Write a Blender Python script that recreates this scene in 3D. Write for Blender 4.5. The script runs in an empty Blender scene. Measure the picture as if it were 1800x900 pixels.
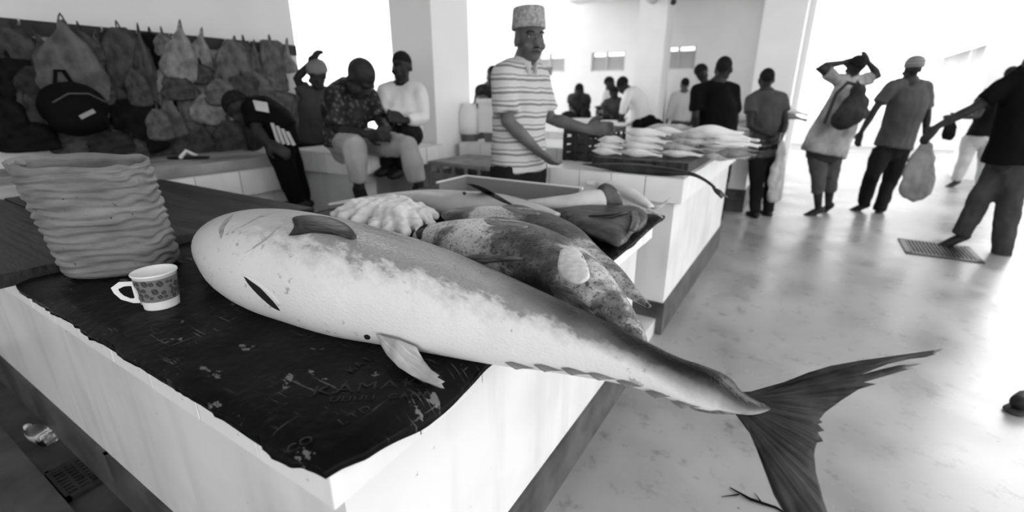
import bpy, bmesh, math, random
from mathutils import Vector, Matrix, noise
from mathutils.bvhtree import BVHTree
from mathutils.geometry import delaunay_2d_cdt
R = random.Random(7)
scene = bpy.context.scene
col = scene.collection
PI = math.pi

# ------------------------------------------------------------------ camera
CF, CT, CY, CH = 820.0, math.radians(19), math.radians(31.7), 1.38
cc, cs = math.cos(CY), math.sin(CY)
cam = bpy.data.cameras.new('camera'); camo = bpy.data.objects.new('camera', cam); col.objects.link(camo)
camo.location = (0, 0, CH); camo.rotation_euler = (PI/2-CT, 0, CY)
cam.sensor_width = 36; cam.lens = CF/1800*36; cam.clip_start = .02; cam.clip_end = 300
cam.dof.use_dof = True; cam.dof.focus_distance = 1.12; cam.dof.aperture_fstop = 2.0
scene.camera = camo

# ------------------------------------------------------------------ sky and exposure
world = bpy.data.worlds.new('overcast_sky'); scene.world = world; world.use_nodes = True
bg = world.node_tree.nodes['Background']; bg.inputs[0].default_value = (1, 1, 1, 1); bg.inputs[1].default_value = 3.0
scene.view_settings.view_transform = 'Standard'; scene.view_settings.look = 'None'
scene.view_settings.gamma = 1; scene.view_settings.use_curve_mapping = False
scene.view_settings.exposure = -0.3
# hazy sun over the open yard, behind and to the right of the hall
sun = bpy.data.lights.new('hazy_sun_offscreen', 'SUN'); sun.energy = 3.0; sun.angle = math.radians(40)
suno = bpy.data.objects.new('hazy_sun_offscreen', sun); col.objects.link(suno)
suno.location = (17, 29, 21); suno.rotation_euler = (math.radians(58), 0, math.radians(150))

# ------------------------------------------------------------------ helpers
def V(*a): return Vector(a)
def ray(u, v):
    a = (u-900)/CF; t = (v-450)/CF
    up = -t*math.cos(CT)-math.sin(CT); fw = math.cos(CT)-t*math.sin(CT)
    return Vector((a*cc-fw*cs, a*cs+fw*cc, up)), fw
CAM = Vector((0, 0, CH))
def at(u, v, z=None, y=None, x=None, D=None):
    d, fw = ray(u, v)
    if z is not None: k = (z-CH)/d.z
    elif y is not None: k = y/d.y
    elif x is not None: k = x/d.x
    else: k = D/fw
    return CAM+d*k
def zc(p): return (-p.x*cs+p.y*cc)*math.cos(CT)-(p.z-CH)*math.sin(CT)
def on_plane(u, v, p0, n):
    d, _ = ray(u, v); return CAM+d*((p0-CAM).dot(n)/d.dot(n))

MATS = {}
def mat(name, g=.5, rough=.6, g2=None, scale=8, detail=4, bump=0, bscale=None, spec=.2, stretch=(1, 1, 1), lo=.35, hi=.65, metal=0, coat=0, trans=0, alpha=1, coords='Object', rough2=None):
    if name in MATS: return MATS[name]
    m = bpy.data.materials.new(name); m.use_nodes = True; MATS[name] = m
    nt = m.node_tree; b = nt.nodes['Principled BSDF']
    b.inputs['Base Color'].default_value = (g, g, g, 1); b.inputs['Roughness'].default_value = rough
    b.inputs['Specular IOR Level'].default_value = spec; b.inputs['Metallic'].default_value = metal
    b.inputs['Coat Weight'].default_value = coat*.25; b.inputs['Coat Roughness'].default_value = .15
    b.inputs['Transmission Weight'].default_value = trans; b.inputs['Alpha'].default_value = alpha
    if g2 is not None or bump:
        tc = nt.nodes.new('ShaderNodeTexCoord'); mp = nt.nodes.new('ShaderNodeMapping')
        mp.inputs['Scale'].default_value = stretch; nt.links.new(tc.outputs[coords], mp.inputs[0])
    if g2 is not None:
        n = nt.nodes.new('ShaderNodeTexNoise'); n.inputs['Scale'].default_value = scale; n.inputs['Detail'].default_value = detail
        nt.links.new(mp.outputs[0], n.inputs['Vector'])
        r = nt.nodes.new('ShaderNodeValToRGB'); r.color_ramp.elements[0].position = lo; r.color_ramp.elements[1].position = hi
        r.color_ramp.elements[0].color = (g, g, g, 1); r.color_ramp.elements[1].color = (g2, g2, g2, 1)
        nt.links.new(n.outputs['Fac'], r.inputs[0]); nt.links.new(r.outputs[0], b.inputs['Base Color'])
        if rough2 is not None:
            q = nt.nodes.new('ShaderNodeMapRange'); q.inputs[1].default_value = lo; q.inputs[2].default_value = hi
            q.inputs[3].default_value = rough; q.inputs[4].default_value = rough2
            nt.links.new(n.outputs['Fac'], q.inputs[0]); nt.links.new(q.outputs[0], b.inputs['Roughness'])
    if bump:
        n2 = nt.nodes.new('ShaderNodeTexNoise'); n2.inputs['Scale'].default_value = bscale or scale; n2.inputs['Detail'].default_value = 3
        nt.links.new(mp.outputs[0], n2.inputs['Vector'])
        bp = nt.nodes.new('ShaderNodeBump'); bp.inputs['Strength'].default_value = min(1, bump); bp.inputs['Distance'].default_value = .01
        nt.links.new(n2.outputs['Fac'], bp.inputs['Height']); nt.links.new(bp.outputs[0], b.inputs['Normal'])
    return m

class N:
    """tiny node helper"""
    def __init__(s, m): s.m = m; s.t = m.node_tree; s.b = s.t.nodes['Principled BSDF']
    def add(s, kind, **kw):
        n = s.t.nodes.new('ShaderNode'+kind)
        for k, v in kw.items(): setattr(n, k, v)
        return n
    def link(s, a, b): s.t.links.new(a, b)
    def math(s, op, a, b=None, clamp=False):
        n = s.add('Math', operation=op, use_clamp=clamp)
        for i, q in enumerate((a, b)):
            if q is None: continue
            if isinstance(q, (int, float)): n.inputs[i].default_value = q
            else: s.link(q, n.inputs[i])
        return n.outputs[0]
    def ramp(s, fac, stops, interp='LINEAR'):
        n = s.add('ValToRGB'); e = n.color_ramp.elements; n.color_ramp.interpolation = interp
        for q, (p, g) in ((e[0], stops[0]), (e[1], stops[-1])): q.position = p; q.color = (g, g, g, 1)
        for p, g in stops[1:-1]: q = e.new(p); q.color = (g, g, g, 1)
        s.link(fac, n.inputs[0]); return n.outputs[0]
    def noise(s, vec, scale, detail=3, out='Fac', rough=.5):
        n = s.add('TexNoise'); n.inputs['Scale'].default_value = scale; n.inputs['Detail'].default_value = detail; n.inputs['Roughness'].default_value = rough
        s.link(vec, n.inputs['Vector']); return n.outputs[out]
    def map(s, vec, scale=(1, 1, 1), rot=(0, 0, 0), loc=(0, 0, 0)):
        n = s.add('Mapping'); n.inputs['Scale'].default_value = scale; n.inputs['Rotation'].default_value = rot; n.inputs['Location'].default_value = loc
        s.link(vec, n.inputs[0]); return n.outputs[0]
    def mix(s, fac, a, b, mode='MIX'):
        n = s.add('Mix', data_type='RGBA', blend_type=mode); n.clamp_factor = True
        if isinstance(fac, (int, float)): n.inputs[0].default_value = fac
        else: s.link(fac, n.inputs[0])
        for i, q in ((6, a), (7, b)):
            if isinstance(q, (int, float)): n.inputs[i].default_value = (q, q, q, 1)
            else: s.link(q, n.inputs[i])
        return n.outputs[2]
    def bump(s, h, dist=.005, strength=1.0):
        n = s.add('Bump'); n.inputs['Strength'].default_value = strength; n.inputs['Distance'].default_value = dist
        s.link(h, n.inputs['Height']); s.link(n.outputs[0], s.b.inputs['Normal'])

class MB:
    def __init__(s): s.v = []; s.f = []; s.uv = None
    def box(s, x0, x1, y0, y1, z0, z1):
        i = len(s.v)
        s.v += [V(x, y, z) for z in (z0, z1) for x, y in ((x0, y0), (x1, y0), (x1, y1), (x0, y1))]
        s.f += [tuple(i+k for k in q) for q in ((3, 2, 1, 0), (4, 5, 6, 7), (0, 1, 5, 4), (1, 2, 6, 5), (2, 3, 7, 6), (3, 0, 4, 7))]
        return s
    def rings(s, rs, cap=True, closed=True):
        i = len(s.v); n = len(rs[0])
        for r in rs: s.v += [Vector(p) for p in r]
        for a in range(len(rs)-1):
            for k in range(n if closed else n-1):
                k2 = (k+1) % n
                s.f.append((i+a*n+k, i+a*n+k2, i+(a+1)*n+k2, i+(a+1)*n+k))
        if cap:
            s.f.append(tuple(i+k for k in range(n-1, -1, -1))); m = i+(len(rs)-1)*n
            s.f.append(tuple(m+k for k in range(n)))
        return s
    def tube(s, pts, rad, n=10, flat=None, caps=True):
        """round tapered tube; flat = (wide axis vector, list of depth ratios)"""
        pts = [Vector(p) for p in pts]
        if isinstance(rad, (int, float)): rad = [rad]*len(pts)
        P, Rr = list(pts), list(rad)
        fl = list(flat[1]) if flat else None
        if caps:
            d0 = (pts[0]-pts[1]).normalized(); d1 = (pts[-1]-pts[-2]).normalized()
            P = [pts[0]+d0*rad[0]*.95, pts[0]+d0*rad[0]*.6]+P+[pts[-1]+d1*rad[-1]*.6, pts[-1]+d1*rad[-1]*.95]
            Rr = [rad[0]*.25, rad[0]*.8]+Rr+[rad[-1]*.8, rad[-1]*.25]
            if fl: fl = [fl[0], fl[0]]+fl+[fl[-1], fl[-1]]
        rs = []; u = None
        for k, p in enumerate(P):
            t = (P[min(k+1, len(P)-1)]-P[max(k-1, 0)]).normalized()
            if flat: w = flat[0]; u = (w-t*w.dot(t)).normalized()
            elif u is None: u = t.orthogonal().normalized()
            else: u = (u-t*u.dot(t)).normalized()
            b = t.cross(u); q = fl[k] if fl else 1
            rs.append([p+(u*math.cos(a)+b*math.sin(a)*q)*Rr[k] for a in [2*PI*j/n for j in range(n)]])
        return s.rings(rs)
    def ell(s, c, r, M=None, n=12, m=8):
        c = Vector(c); rs = []
        for i in range(m+1):
            th = .06+(PI-.12)*i/m
            ring = []
            for j in range(n):
                a = 2*PI*j/n
                p = V(r[0]*math.sin(th)*math.cos(a), r[1]*math.sin(th)*math.sin(a), -r[2]*math.cos(th))
                ring.append(c+(M @ p if M else p))
            rs.append(ring)
        return s.rings(rs)
    def mesh(s, name='m', off=None):
        me = bpy.data.meshes.new(name)
        o = off or Vector()
        me.from_pydata([tuple(v-o) for v in s.v], [], s.f); me.update()
        return me

def root(name, label, cat, loc=(0, 0, 0), rz=0, group=None, kind=None):
    o = bpy.data.objects.new(name, None); col.objects.link(o); o.location = loc; o.rotation_euler.z = rz
    o.empty_display_size = .05; o['label'] = label; o['category'] = cat
    if group: o['group'] = group
    if kind: o['kind'] = kind
    return o
def smooth(me, on=True):
    me.polygons.foreach_set('use_smooth', [on]*len(me.polygons)); me.update()
def obj(name, me, m, parent=None, sm=False):
    """mesh datablock (already in the parent's space) -> object"""
    o = bpy.data.objects.new(name, me); col.objects.link(o)
    if m and not me.materials: me.materials.append(m)
    if parent: o.parent = parent
    if sm: smooth(me)
    return o
def part(name, mb, m, parent, sm=False):
    """mb in world space, parent root placed by translation only"""
    off = parent.location.copy() if parent else Vector()
    p = parent
    while p is not None and p.parent is not None: p = p.parent; off = off+p.location
    return obj(name, mb.mesh(name, off), m, parent, sm)
def tag(o, label, cat, group=None, kind=None):
    o['label'] = label; o['category'] = cat
    if group: o['group'] = group
    if kind: o['kind'] = kind
    return o
def struct(name, mb, m, label=None, cat=None):
    o = obj(name, mb.mesh(name), m); o['kind'] = 'structure'
    o['label'] = label or name.replace('_', ' '); o['category'] = cat or name.split('_')[0]
    return o
def copy_tree(o, parent=None):
    c = o.copy(); col.objects.link(c); c.parent = parent
    for ch in o.children: copy_tree(ch, c)
    return c
def remesh(mb, voxel, off, it=3, disp=0, dscale=.12, seed=0):
    me = mb.mesh('tmp', off); o = bpy.data.objects.new('tmp', me); col.objects.link(o)
    r = o.modifiers.new('r', 'REMESH'); r.mode = 'VOXEL'; r.voxel_size = voxel; r.use_smooth_shade = True
    s = o.modifiers.new('s', 'SMOOTH'); s.factor = .5; s.iterations = it
    dg = bpy.context.evaluated_depsgraph_get(); dg.update()
    res = bpy.data.meshes.new_from_object(o.evaluated_get(dg))
    bpy.data.objects.remove(o); bpy.data.meshes.remove(me)
    if disp:
        co = [v.co.copy() for v in res.vertices]; no = [v.normal.copy() for v in res.vertices]
        for v, p, n in zip(res.vertices, co, no):
            q = V(p.x/dscale+seed, p.y/dscale, p.z/dscale*.6)
            v.co = p+n*disp*(noise.noise(q)+.5*noise.noise(q*2.3))
        res.update()
    smooth(res); return res
def bevel_mesh(me, w=.004, seg=2):
    bm = bmesh.new(); bm.from_mesh(me)
    bmesh.ops.bevel(bm, geom=bm.edges[:], offset=w, segments=seg, affect='EDGES', profile=.6)
    bm.to_mesh(me); bm.free(); me.update(); return me

# ------------------------------------------------------------------ materials of the place
WALL = mat('white_wall', .90, .8, .86, 2.5, 3)
def floor_mat():
    m = mat('polished_concrete', .5, .3, spec=.55); n = N(m); tc = n.add('TexCoord'); o = tc.outputs['Object']
    a = n.ramp(n.noise(o, 1.1, 6), [(.28, .15), (.48, .25), (.72, .34)])
    s = n.ramp(n.noise(o, 9, 6, rough=.7), [(.30, .55), (.44, 1)])
    sp = n.ramp(n.noise(n.map(o, (1, 1, 1), (0, 0, .6)), 26, 2), [(.22, .45), (.28, 1)])
    c = n.mix(1, n.mix(1, a, s, 'MULTIPLY'), sp, 'MULTIPLY')
    n.link(c, n.b.inputs['Base Color'])
    n.link(n.ramp(n.noise(o, 2.2, 4), [(.3, .22), (.7, .42)]), n.b.inputs['Roughness'])
    return m
FLOOR = floor_mat()
WET = mat('dark_wet_floor', .05, .4, .10, 5, 5, bump=.3, bscale=14)
def white_mat(name, g, streak):
    m = mat(name, g, .35); n = N(m); tc = n.add('TexCoord'); o = tc.outputs['Object']
    st = n.ramp(n.noise(n.map(o, (4, 4, .4)), 3, 4), [(.32, g*streak), (.5, g)])
    sp = n.ramp(n.noise(o, 38, 2), [(.2, .5), (.255, 1)])
    bl = n.ramp(n.noise(o, 2.6, 3), [(.35, .86), (.6, 1)])
    n.link(n.mix(1, n.mix(1, st, sp, 'MULTIPLY'), bl, 'MULTIPLY'), n.b.inputs['Base Color'])
    return m
CW = white_mat('counter_paint', .76, .90)
TILE = white_mat('white_tile', .88, .95)
GROUT = mat('dark_grout', .10, .9)
PLINTH = mat('grey_plinth_paint', .10, .5, .045, 7, 5)
BLACK = mat('black_void_paint', .012, .8)

# ------------------------------------------------------------------ the setting
GX = -.575
PX0, PX1, PY0, PY1, PD = .97, 1.47, 5.40, 5.90, -.30
fm = MB(); fx, fy = (-.575, PX0, PX1, 16), (-8, PY0, PY1, 34)
fm.v = [V(x, y, 0) for y in fy for x in fx]+[V(x, y, PD) for x, y in ((PX0, PY0), (PX1, PY0), (PX1, PY1), (PX0, PY1))]
fm.f = [(j*4+i, j*4+i+1, j*4+i+5, j*4+i+4) for j in range(3) for i in range(3) if (i, j) != (1, 1)]
fm.f += [(16, 17, 18, 19), (5, 16, 19, 9), (6, 5, 16, 17)[::-1], (10, 6, 17, 18), (9, 10, 18, 19)[::-1]]
struct('floor', fm, FLOOR, 'pale polished concrete market floor', 'floor')
struct('floor_left', MB().box(-14, -.575, 1.2, 34, -.2, 0), FLOOR, 'pale concrete floor between the counters', 'floor')
struct('floor_front', MB().box(-4.4, -.575, -8, .262, -.2, 0), WET, 'dark wet floor beside the open gutter', 'floor')
struct('floor_gutter', MB().box(-4.4, -.575, .262, .42, -.2, -.045), WET, 'open drainage gutter along the fish counter', 'gutter')
struct('ceiling', MB().box(-4.6, 2.2, -8, 10.2, 3.55, 3.75), WALL, 'white hall ceiling', 'ceiling')
WY = 3.11
struct('wall_left', MB().box(-4.62, -4.4, -8, WY, 0, 3.55), mat('left_wall_paint', .80, .8, .74, 1.5, 3), 'pale grey wall behind the hanging bags', 'wall')
struct('wall_light_blocker', MB().box(-4.6, -2.4, -3.2, -3.0, 0, 3.55), mat('left_wall_paint'), 'added unseen pale grey wall keeping light off the left side', 'wall')  # added out of view to block light from the left wall and bags
# back wall with three louvre windows
BY = 10.0
wins = [(at(945, 97, y=BY), at(992, 126, y=BY)), (at(1040, 93, y=BY), at(1097, 124, y=BY)), (at(1170, 83, y=BY), at(1220, 120, y=BY))]
mb = MB(); xs = [-9.0]
for a, b in wins: xs += [a.x, b.x]
xs += [-.25]
for k in range(0, 8, 2): mb.box(xs[k], xs[k+1], BY, BY+.2, 0, 3.55)
for k, (a, b) in enumerate(wins):
    mb.box(a.x, b.x, BY, BY+.2, 0, b.z); mb.box(a.x, b.x, BY, BY+.2, a.z, 3.55)
struct('wall_back', mb, WALL, 'white back wall with louvre windows', 'wall')
LOUV = mat('grey_louvre_glass', .5, .5)
WFR = mat('window_frame_grey', .5, .5)
for k, (a, b) in enumerate(wins):
    o = struct('window_%d' % (k+1), MB().box(a.x, a.x+.03, BY+.02, BY+.1, b.z, a.z).box(b.x-.03, b.x, BY+.02, BY+.1, b.z, a.z).box(a.x, b.x, BY+.02, BY+.1, b.z, b.z+.03), WFR, 'louvre window in the back wall', 'window')
    mx = (a.x+b.x)/2-.05
    obj('window_mullion', MB().box(mx, mx+.035, BY+.015, BY+.09, b.z, a.z).mesh(), WFR, o)
    nsl = 6
    for j in range(nsl):
        z0 = b.z+.03+(a.z-.08-b.z-.03)*j/nsl; h = (a.z-.08-b.z-.03)/nsl
        s = MB(); s.v = [V(a.x+.03, BY+.04, z0), V(b.x-.03, BY+.04, z0), V(b.x-.03, BY+.09, z0+h+.008), V(a.x+.03, BY+.09, z0+h+.008)]
        s.v += [q+V(0, .008, 0) for q in s.v]; s.f = [(0, 1, 2, 3), (7, 6, 5, 4), (0, 4, 5, 1), (1, 5, 6, 2), (2, 6, 7, 3), (3, 7, 4, 0)]
        obj('louvre', s.mesh(), LOUV, o)
# pillars and beams
struct('pillar', MB().box(-3.42, -2.93, 3.42, 3.95, 0, 3.55), WALL, 'square white pillar beside the tiled bench', 'pillar')
struct('pillar_middle', MB().box(-2.95, -2.45, 9.1, 9.6, 0, 3.55), WALL, 'slender white pillar between the far windows', 'pillar')
struct('pillar_rear', MB().box(-.95, -.35, 9.2, 9.9, 0, 3.55), WALL, 'white pillar where the hall opens to the yard', 'pillar')
struct('pillar_right', MB().box(2.31, 2.9, 11, 11.6, 0, 3.75), WALL, 'white pillar by the bright yard', 'pillar')
struct('beam_rear', MB().box(-4.4, 2.2, 9.2, 9.6, 3.1, 3.55), WALL, 'white ceiling beam across the hall', 'beam')
struct('beam_yard', MB().box(-.3, 2.9, 11, 11.4, 3.42, 3.75), WALL, 'white beam between hall and yard', 'beam')
# small wall lamp and camera box on the far pillar
lp = root('wall_lamp', 'small round lamp on the far slender pillar', 'lamp', (-2.72, 9.1, 2.98))
obj('backplate', MB().tube([(0, 0, 0), (0, -.03, 0)], .09, 14).mesh(), mat('lamp_grey', .45, .5), lp, True)
obj('shade', MB().ell((0, -.09, 0), (.11, .09, .08)).mesh(), mat('lamp_glass', .6, .3), lp, True)
cb = root('security_camera', 'small dark camera hanging beside the far lamp', 'camera', (-2.35, 9.0, 2.95))
obj('bracket', MB().box(-.015, .015, -.02, .02, -.01, .6).mesh(), mat('lamp_grey'), cb)
obj('housing', MB().tube([(0, .05, -.02), (.05, -.16, -.1)], .05, 10).mesh(), mat('dark_plastic', .03, .4), cb, True)
# the yard outside
struct('ground', MB().box(-30, 40, 34, 90, -.2, 0), mat('yard_ground', .7, .9), 'pale yard ground outside the hall', 'ground')
hb = root('house', 'pale low house with a jutting eave across the yard', 'house', (7.5, 26, 0))
obj('wall', MB().box(-2.1, 4, -6, 12, 0, 3.3).mesh(), mat('yard_house', .85, .9), hb)
rf = MB(); rf.v = [V(-2.8, -6.6, 3.1), V(1, -6.6, 4.6), V(1, 12.5, 4.6), V(-2.8, 12.5, 3.1)]; rf.v += [q+V(0, 0, .18) for q in rf.v]
rf.f = [(3, 2, 1, 0), (4, 5, 6, 7), (0, 1, 5, 4), (1, 2, 6, 5), (2, 3, 7, 6), (3, 0, 4, 7)]
obj('roof', rf.mesh(), mat('yard_roof', .6, .8), hb)
for y in (-5, 0, 5): obj('post', MB().box(-2.7, -2.55, y, y+.15, 0, 3.1).mesh(), mat('yard_house'), hb)
kw = struct('wall_yard', MB().box(-1, 14, 17, 17.15, 0, .75), WALL, 'low white wall edging the yard', 'wall')

# ------------------------------------------------------------------ tiled counters
def counter(name, label, x0, x1, y0, y1, zt, zs, zp, ov, faces='rf', tw=.2, z0=0, plinth=True, body_cut=None, off=0):
    """slab box x0..x1,y0..y1 from zs to zt carrying tiles on its faces, body inset by ov, plinth up to zp"""
    t = root(name, label, 'counter', ((x0+x1)/2, (y0+y1)/2, z0))
    bx0, bx1, by0, by1 = x0+(0 if 'L' in faces else ov), x1-(0 if 'R' in faces else ov), y0+ov, y1-ov
    part('body', MB().box(bx0, bx1, by0, by1, zp, zs), CW, t)
    if plinth: part('plinth', MB().box(bx0-.012, bx1+.012, by0-.012, by1+.012, z0, zp), PLINTH, t)
    part('slab', MB().box(x0, x1, y0, y1, zs, zt), GROUT, t)
    part('top_skim', MB().box(x0+.006, x1-.006, y0+.006, y1-.006, zt, zt+.004), CW, t)
    h = zt-zs
    th, g = .008, .004
    ty = bevel_mesh(MB().box(0, th, g/2, tw-g/2, 0, h).mesh('tile_y'), .0015, 1)
    tx = bevel_mesh(MB().box(g/2, tw-g/2, -th, 0, 0, h).mesh('tile_x'), .0015, 1)
    base = t.location
    def row(a0, a1, me, fn, axis):
        k = 0; a = a0
        while a < a1-.02:
            w = min(tw, a1-a)
            m2 = me
            if w < tw-.001:
                m2 = (MB().box(0, th, g/2, w-g/2, 0, h) if axis == 'y' else MB().box(g/2, w-g/2, -th, 0, 0, h)).mesh('tile_end')
            o = obj('tile', m2, TILE, t); o.location = fn(a)-base; a += tw
            o.location += V(R.uniform(-.0012, .0012), R.uniform(-.0012, .0012), R.uniform(-.001, .001))
    if 'r' in faces: row(y0-.008+off, y1, ty, lambda a: V(x1-.003, a, zs), 'y')
    if 'f' in faces:
        # tiles measured from the right corner towards the left
        n = int((x1-x0)/tw)
        for k in range(n+1):
            a1 = x1-k*tw; a0 = max(x0, a1-tw)
            if a1-a0 < .03: break
            m2 = tx if a1-a0 > tw-.001 else MB().box(g/2, a1-a0-g/2, -th, 0, 0, h).mesh('tile_end')
            o = obj('tile', m2, TILE, t); o.location = V(a0, y0+.003, zs)-base
            o.location += V(R.uniform(-.001, .001), R.uniform(-.0012, .0012), R.uniform(-.001, .001))
    return t
NT = .842
counter('fish_counter', 'white tiled counter under the big pale fish', -1.90, -.53, .335, 2.06, NT, .77, .197, .045, faces='rfL')
counter('fish_counter', 'white counter under the dark cutting board behind the ribbed bucket', -3.42, -1.902, .335, 1.36, NT, .77, .197, .045, faces='fR')
MT = .955
counter('fish_counter', 'white tiled counter carrying the piles of small silver fish', -1.42, -.53, 2.6, 4.72, MT, .82, .205, .04)
struct('floor_platform', MB().box(-3.2, -.60, 2.0, 2.66, 0, .1), mat('platform_concrete', .6, .6, .5, 4), 'raised pale step between two counters', 'step')
BT = .95
counter('tiled_bench', 'white tiled bench where the two men sit', -3.72, -2.86, 2.39, 3.42, BT, .80, .1, .05, tw=.16)
tb = bpy.data.objects['tiled_bench']
for ch in list(tb.children):
    if ch.name.split('.')[0] == 'body': bpy.data.objects.remove(ch)
hb_ = [(-3.67, 2.44), (-2.91, 2.44), (-2.91, 2.62), (-3.45, 2.62), (-3.45, 3.30), (-2.91, 3.30), (-2.91, 3.37), (-3.67, 3.37)]
hm = MB(); hm.v = [V(x, y, .1) for x, y in hb_]+[V(x, y, .80) for x, y in hb_]; k8 = len(hb_)
hm.f = [tuple(range(k8-1, -1, -1)), tuple(range(k8, 2*k8))]+[(k, (k+1) % k8, k8+(k+1) % k8, k8+k) for k in range(k8)]
part('body', hm, CW, tb)
counter('tiled_bench', 'white tiled bench running on behind the grey crate', -2.86, -1.65, 3.66, 4.4, BT, .80, .1, .05, tw=.16)
LT = .86
counter('timber_counter', 'white tiled counter with timber top below the hanging bags', -4.38, -3.46, -2.95, 2.30, LT, .68, .1, .05, tw=.3, faces='r')

# ------------------------------------------------------------------ mats and boards on the near counter
def mat_rubber():
    m = mat('black_rubber', .012, .35); n = N(m); o = n.add('TexCoord').outputs['Object']
    base = n.ramp(n.noise(o, 4, 5), [(.35, .002), (.65, .009)])
    d1 = n.map(o, (3, 40, 1), (0, 0, .5)); d2 = n.map(o, (40, 3, 1), (0, 0, .25))
    s1 = n.ramp(n.noise(d1, 3, 4, rough=.7), [(.60, 0), (.66, 1)]); s2 = n.ramp(n.noise(d2, 3, 4, rough=.7), [(.62, 0), (.67, 1)])
    msk = n.ramp(n.noise(o, 5, 2), [(.48, 0), (.6, 1)])
    sc = n.math('MULTIPLY', n.math('MAXIMUM', s1, s2), msk)
    pt = n.math('MULTIPLY', n.ramp(n.noise(n.map(o, (1, 1.6, 1), (0, 0, .4)), 11, 5, rough=.65), [(.645, 0), (.665, 1)]), 1.0)
    # pale fish scum towards the back of the counter
    c = n.mix(n.math('MULTIPLY', sc, .5), base, .22); c = n.mix(n.math('MULTIPLY', pt, .55), c, .26)
    n.link(c, n.b.inputs['Base Color'])
    n.link(n.ramp(n.noise(o, 7, 4), [(.3, .22), (.7, .5)]), n.b.inputs['Roughness'])
    n.bump(n.noise(o, 45, 4), .0025, .8)
    n.b.inputs['Specular IOR Level'].default_value = .06
    return m
RUB = mat_rubber()
def droop(a):   # how far the right edge of the mat sags along y
    return .004+.04*math.exp(-((a-.60)/.15)**2)+.012*math.exp(-((a-1.5)/.5)**2)
def make_mat():
    x0, x1, y0, y1 = -1.915, -.505, .312, 2.15
    nx, ny = 96, 110; top = []; th = .013
    for j in range(ny+1):
        for i in range(nx+1):
            u, w = i/nx, j/ny
            # cluster samples at the right and front edges
            u = 1-(1-u)**1.5; w = w**1.5
            x = x0+(x1-x0)*u; y = y0+(y1-y0)*w
            e = noise.noise(V(x*9, y*9, 3.1))
            if i == nx: x += e*.008
            if j == 0: y += e*.010+noise.noise(V(x*40, 0, 1))*.005
            if j == ny: y += e*.03
            if i == 0: x += e*.01
            # worn round corner
            cx = max(0, x-(x1-.10)); cy = max(0, (y0+.07)-y)
            if cx > 0 and cy > 0: x -= cx*cy*3.2; y += cx*cy*1.2
            z = NT+.004+th+.0025*noise.noise(V(x*6, y*6, 0))
            dx = x-(-.545)
            if dx > 0: z -= droop(y)*(dx/.04)**1.3
            dy = .345-y
            if dy > 0: z -= (.008+.005*noise.noise(V(x*5, 7, 0)))*(dy/.03)**1.2
            top.append(V(x, y, z))
    mb = MB(); n = len(top); W = nx+1
    mb.v = top+[p-V(0, 0, th) for p in top]
    for j in range(ny):
        for i in range(nx):
            a = j*W+i; mb.f.append((a, a+1, a+W+1, a+W)); mb.f.append((n+a+W, n+a+W+1, n+a+1, n+a))
    for i in range(nx):
        mb.f.append((i, n+i, n+i+1, i+1)); a = ny*W+i; mb.f.append((a+1, n+a+1, n+a, a))
    for j in range(ny):
        a = j*W; mb.f.append((a+W, n+a+W, n+a, a)); a = j*W+nx; mb.f.append((a, n+a, n+a+W, a+W))
    return mb
mt = root('rubber_mat', 'wet black rubber mat with worn lettering under the big pale fish', 'mat', (-1.2, 1.2, NT))
part('sheet', make_mat(), RUB, mt, True)
MZ = NT+.017
INK = mat('worn_mat_print', .035, .5, .008, 30, 3, spec=.1)
def text_mesh(s, size, depth=.0006):
    c = bpy.data.curves.new('txt', 'FONT'); c.body = s; c.size = size; c.extrude = depth; c.align_x = 'CENTER'; c.align_y = 'CENTER'; c.space_character = 1.1
    o = bpy.data.objects.new('txt', c); col.objects.link(o)
    dg = bpy.context.evaluated_depsgraph_get(); dg.update()
    me = bpy.data.meshes.new_from_object(o.evaluated_get(dg)); bpy.data.objects.remove(o); bpy.data.curves.remove(c); return me
def flat_text(s, size, p, rz, m, parent, name='letter', sx=1):
    d = V(math.cos(rz), math.sin(rz), 0); step = size*.78*sx
    for k, ch in enumerate(s):
        if ch == ' ': continue
        o = obj(name, text_mesh(ch, size), m, parent); o.location = p-parent.location+d*((k-(len(s)-1)/2)*step); o.rotation_euler.z = rz; o.scale.x = sx
TA = math.radians(19)
def dirang(u0, v0, u1, v1):
    a = at(u0, v0, z=MZ); b = at(u1, v1, z=MZ); d = b-a; return math.atan2(d.y, d.x)
flat_text('KAMAKA', .042, at(665, 678, z=MZ+.002), dirang(575, 686, 745, 671), INK, mt, sx=1.25)
flat_text('UUUU GAMB', .022, at(670, 698, z=MZ+.002), dirang(575, 702, 760, 692), INK, mt, sx=1.2)
flat_text('CO. LTD', .027, at(582, 752, z=MZ+.002), dirang(545, 772, 615, 735), INK, mt)
flat_text('KAI', .028, at(632, 640, z=MZ+.002), dirang(615, 652, 650, 628), INK, mt)

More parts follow.
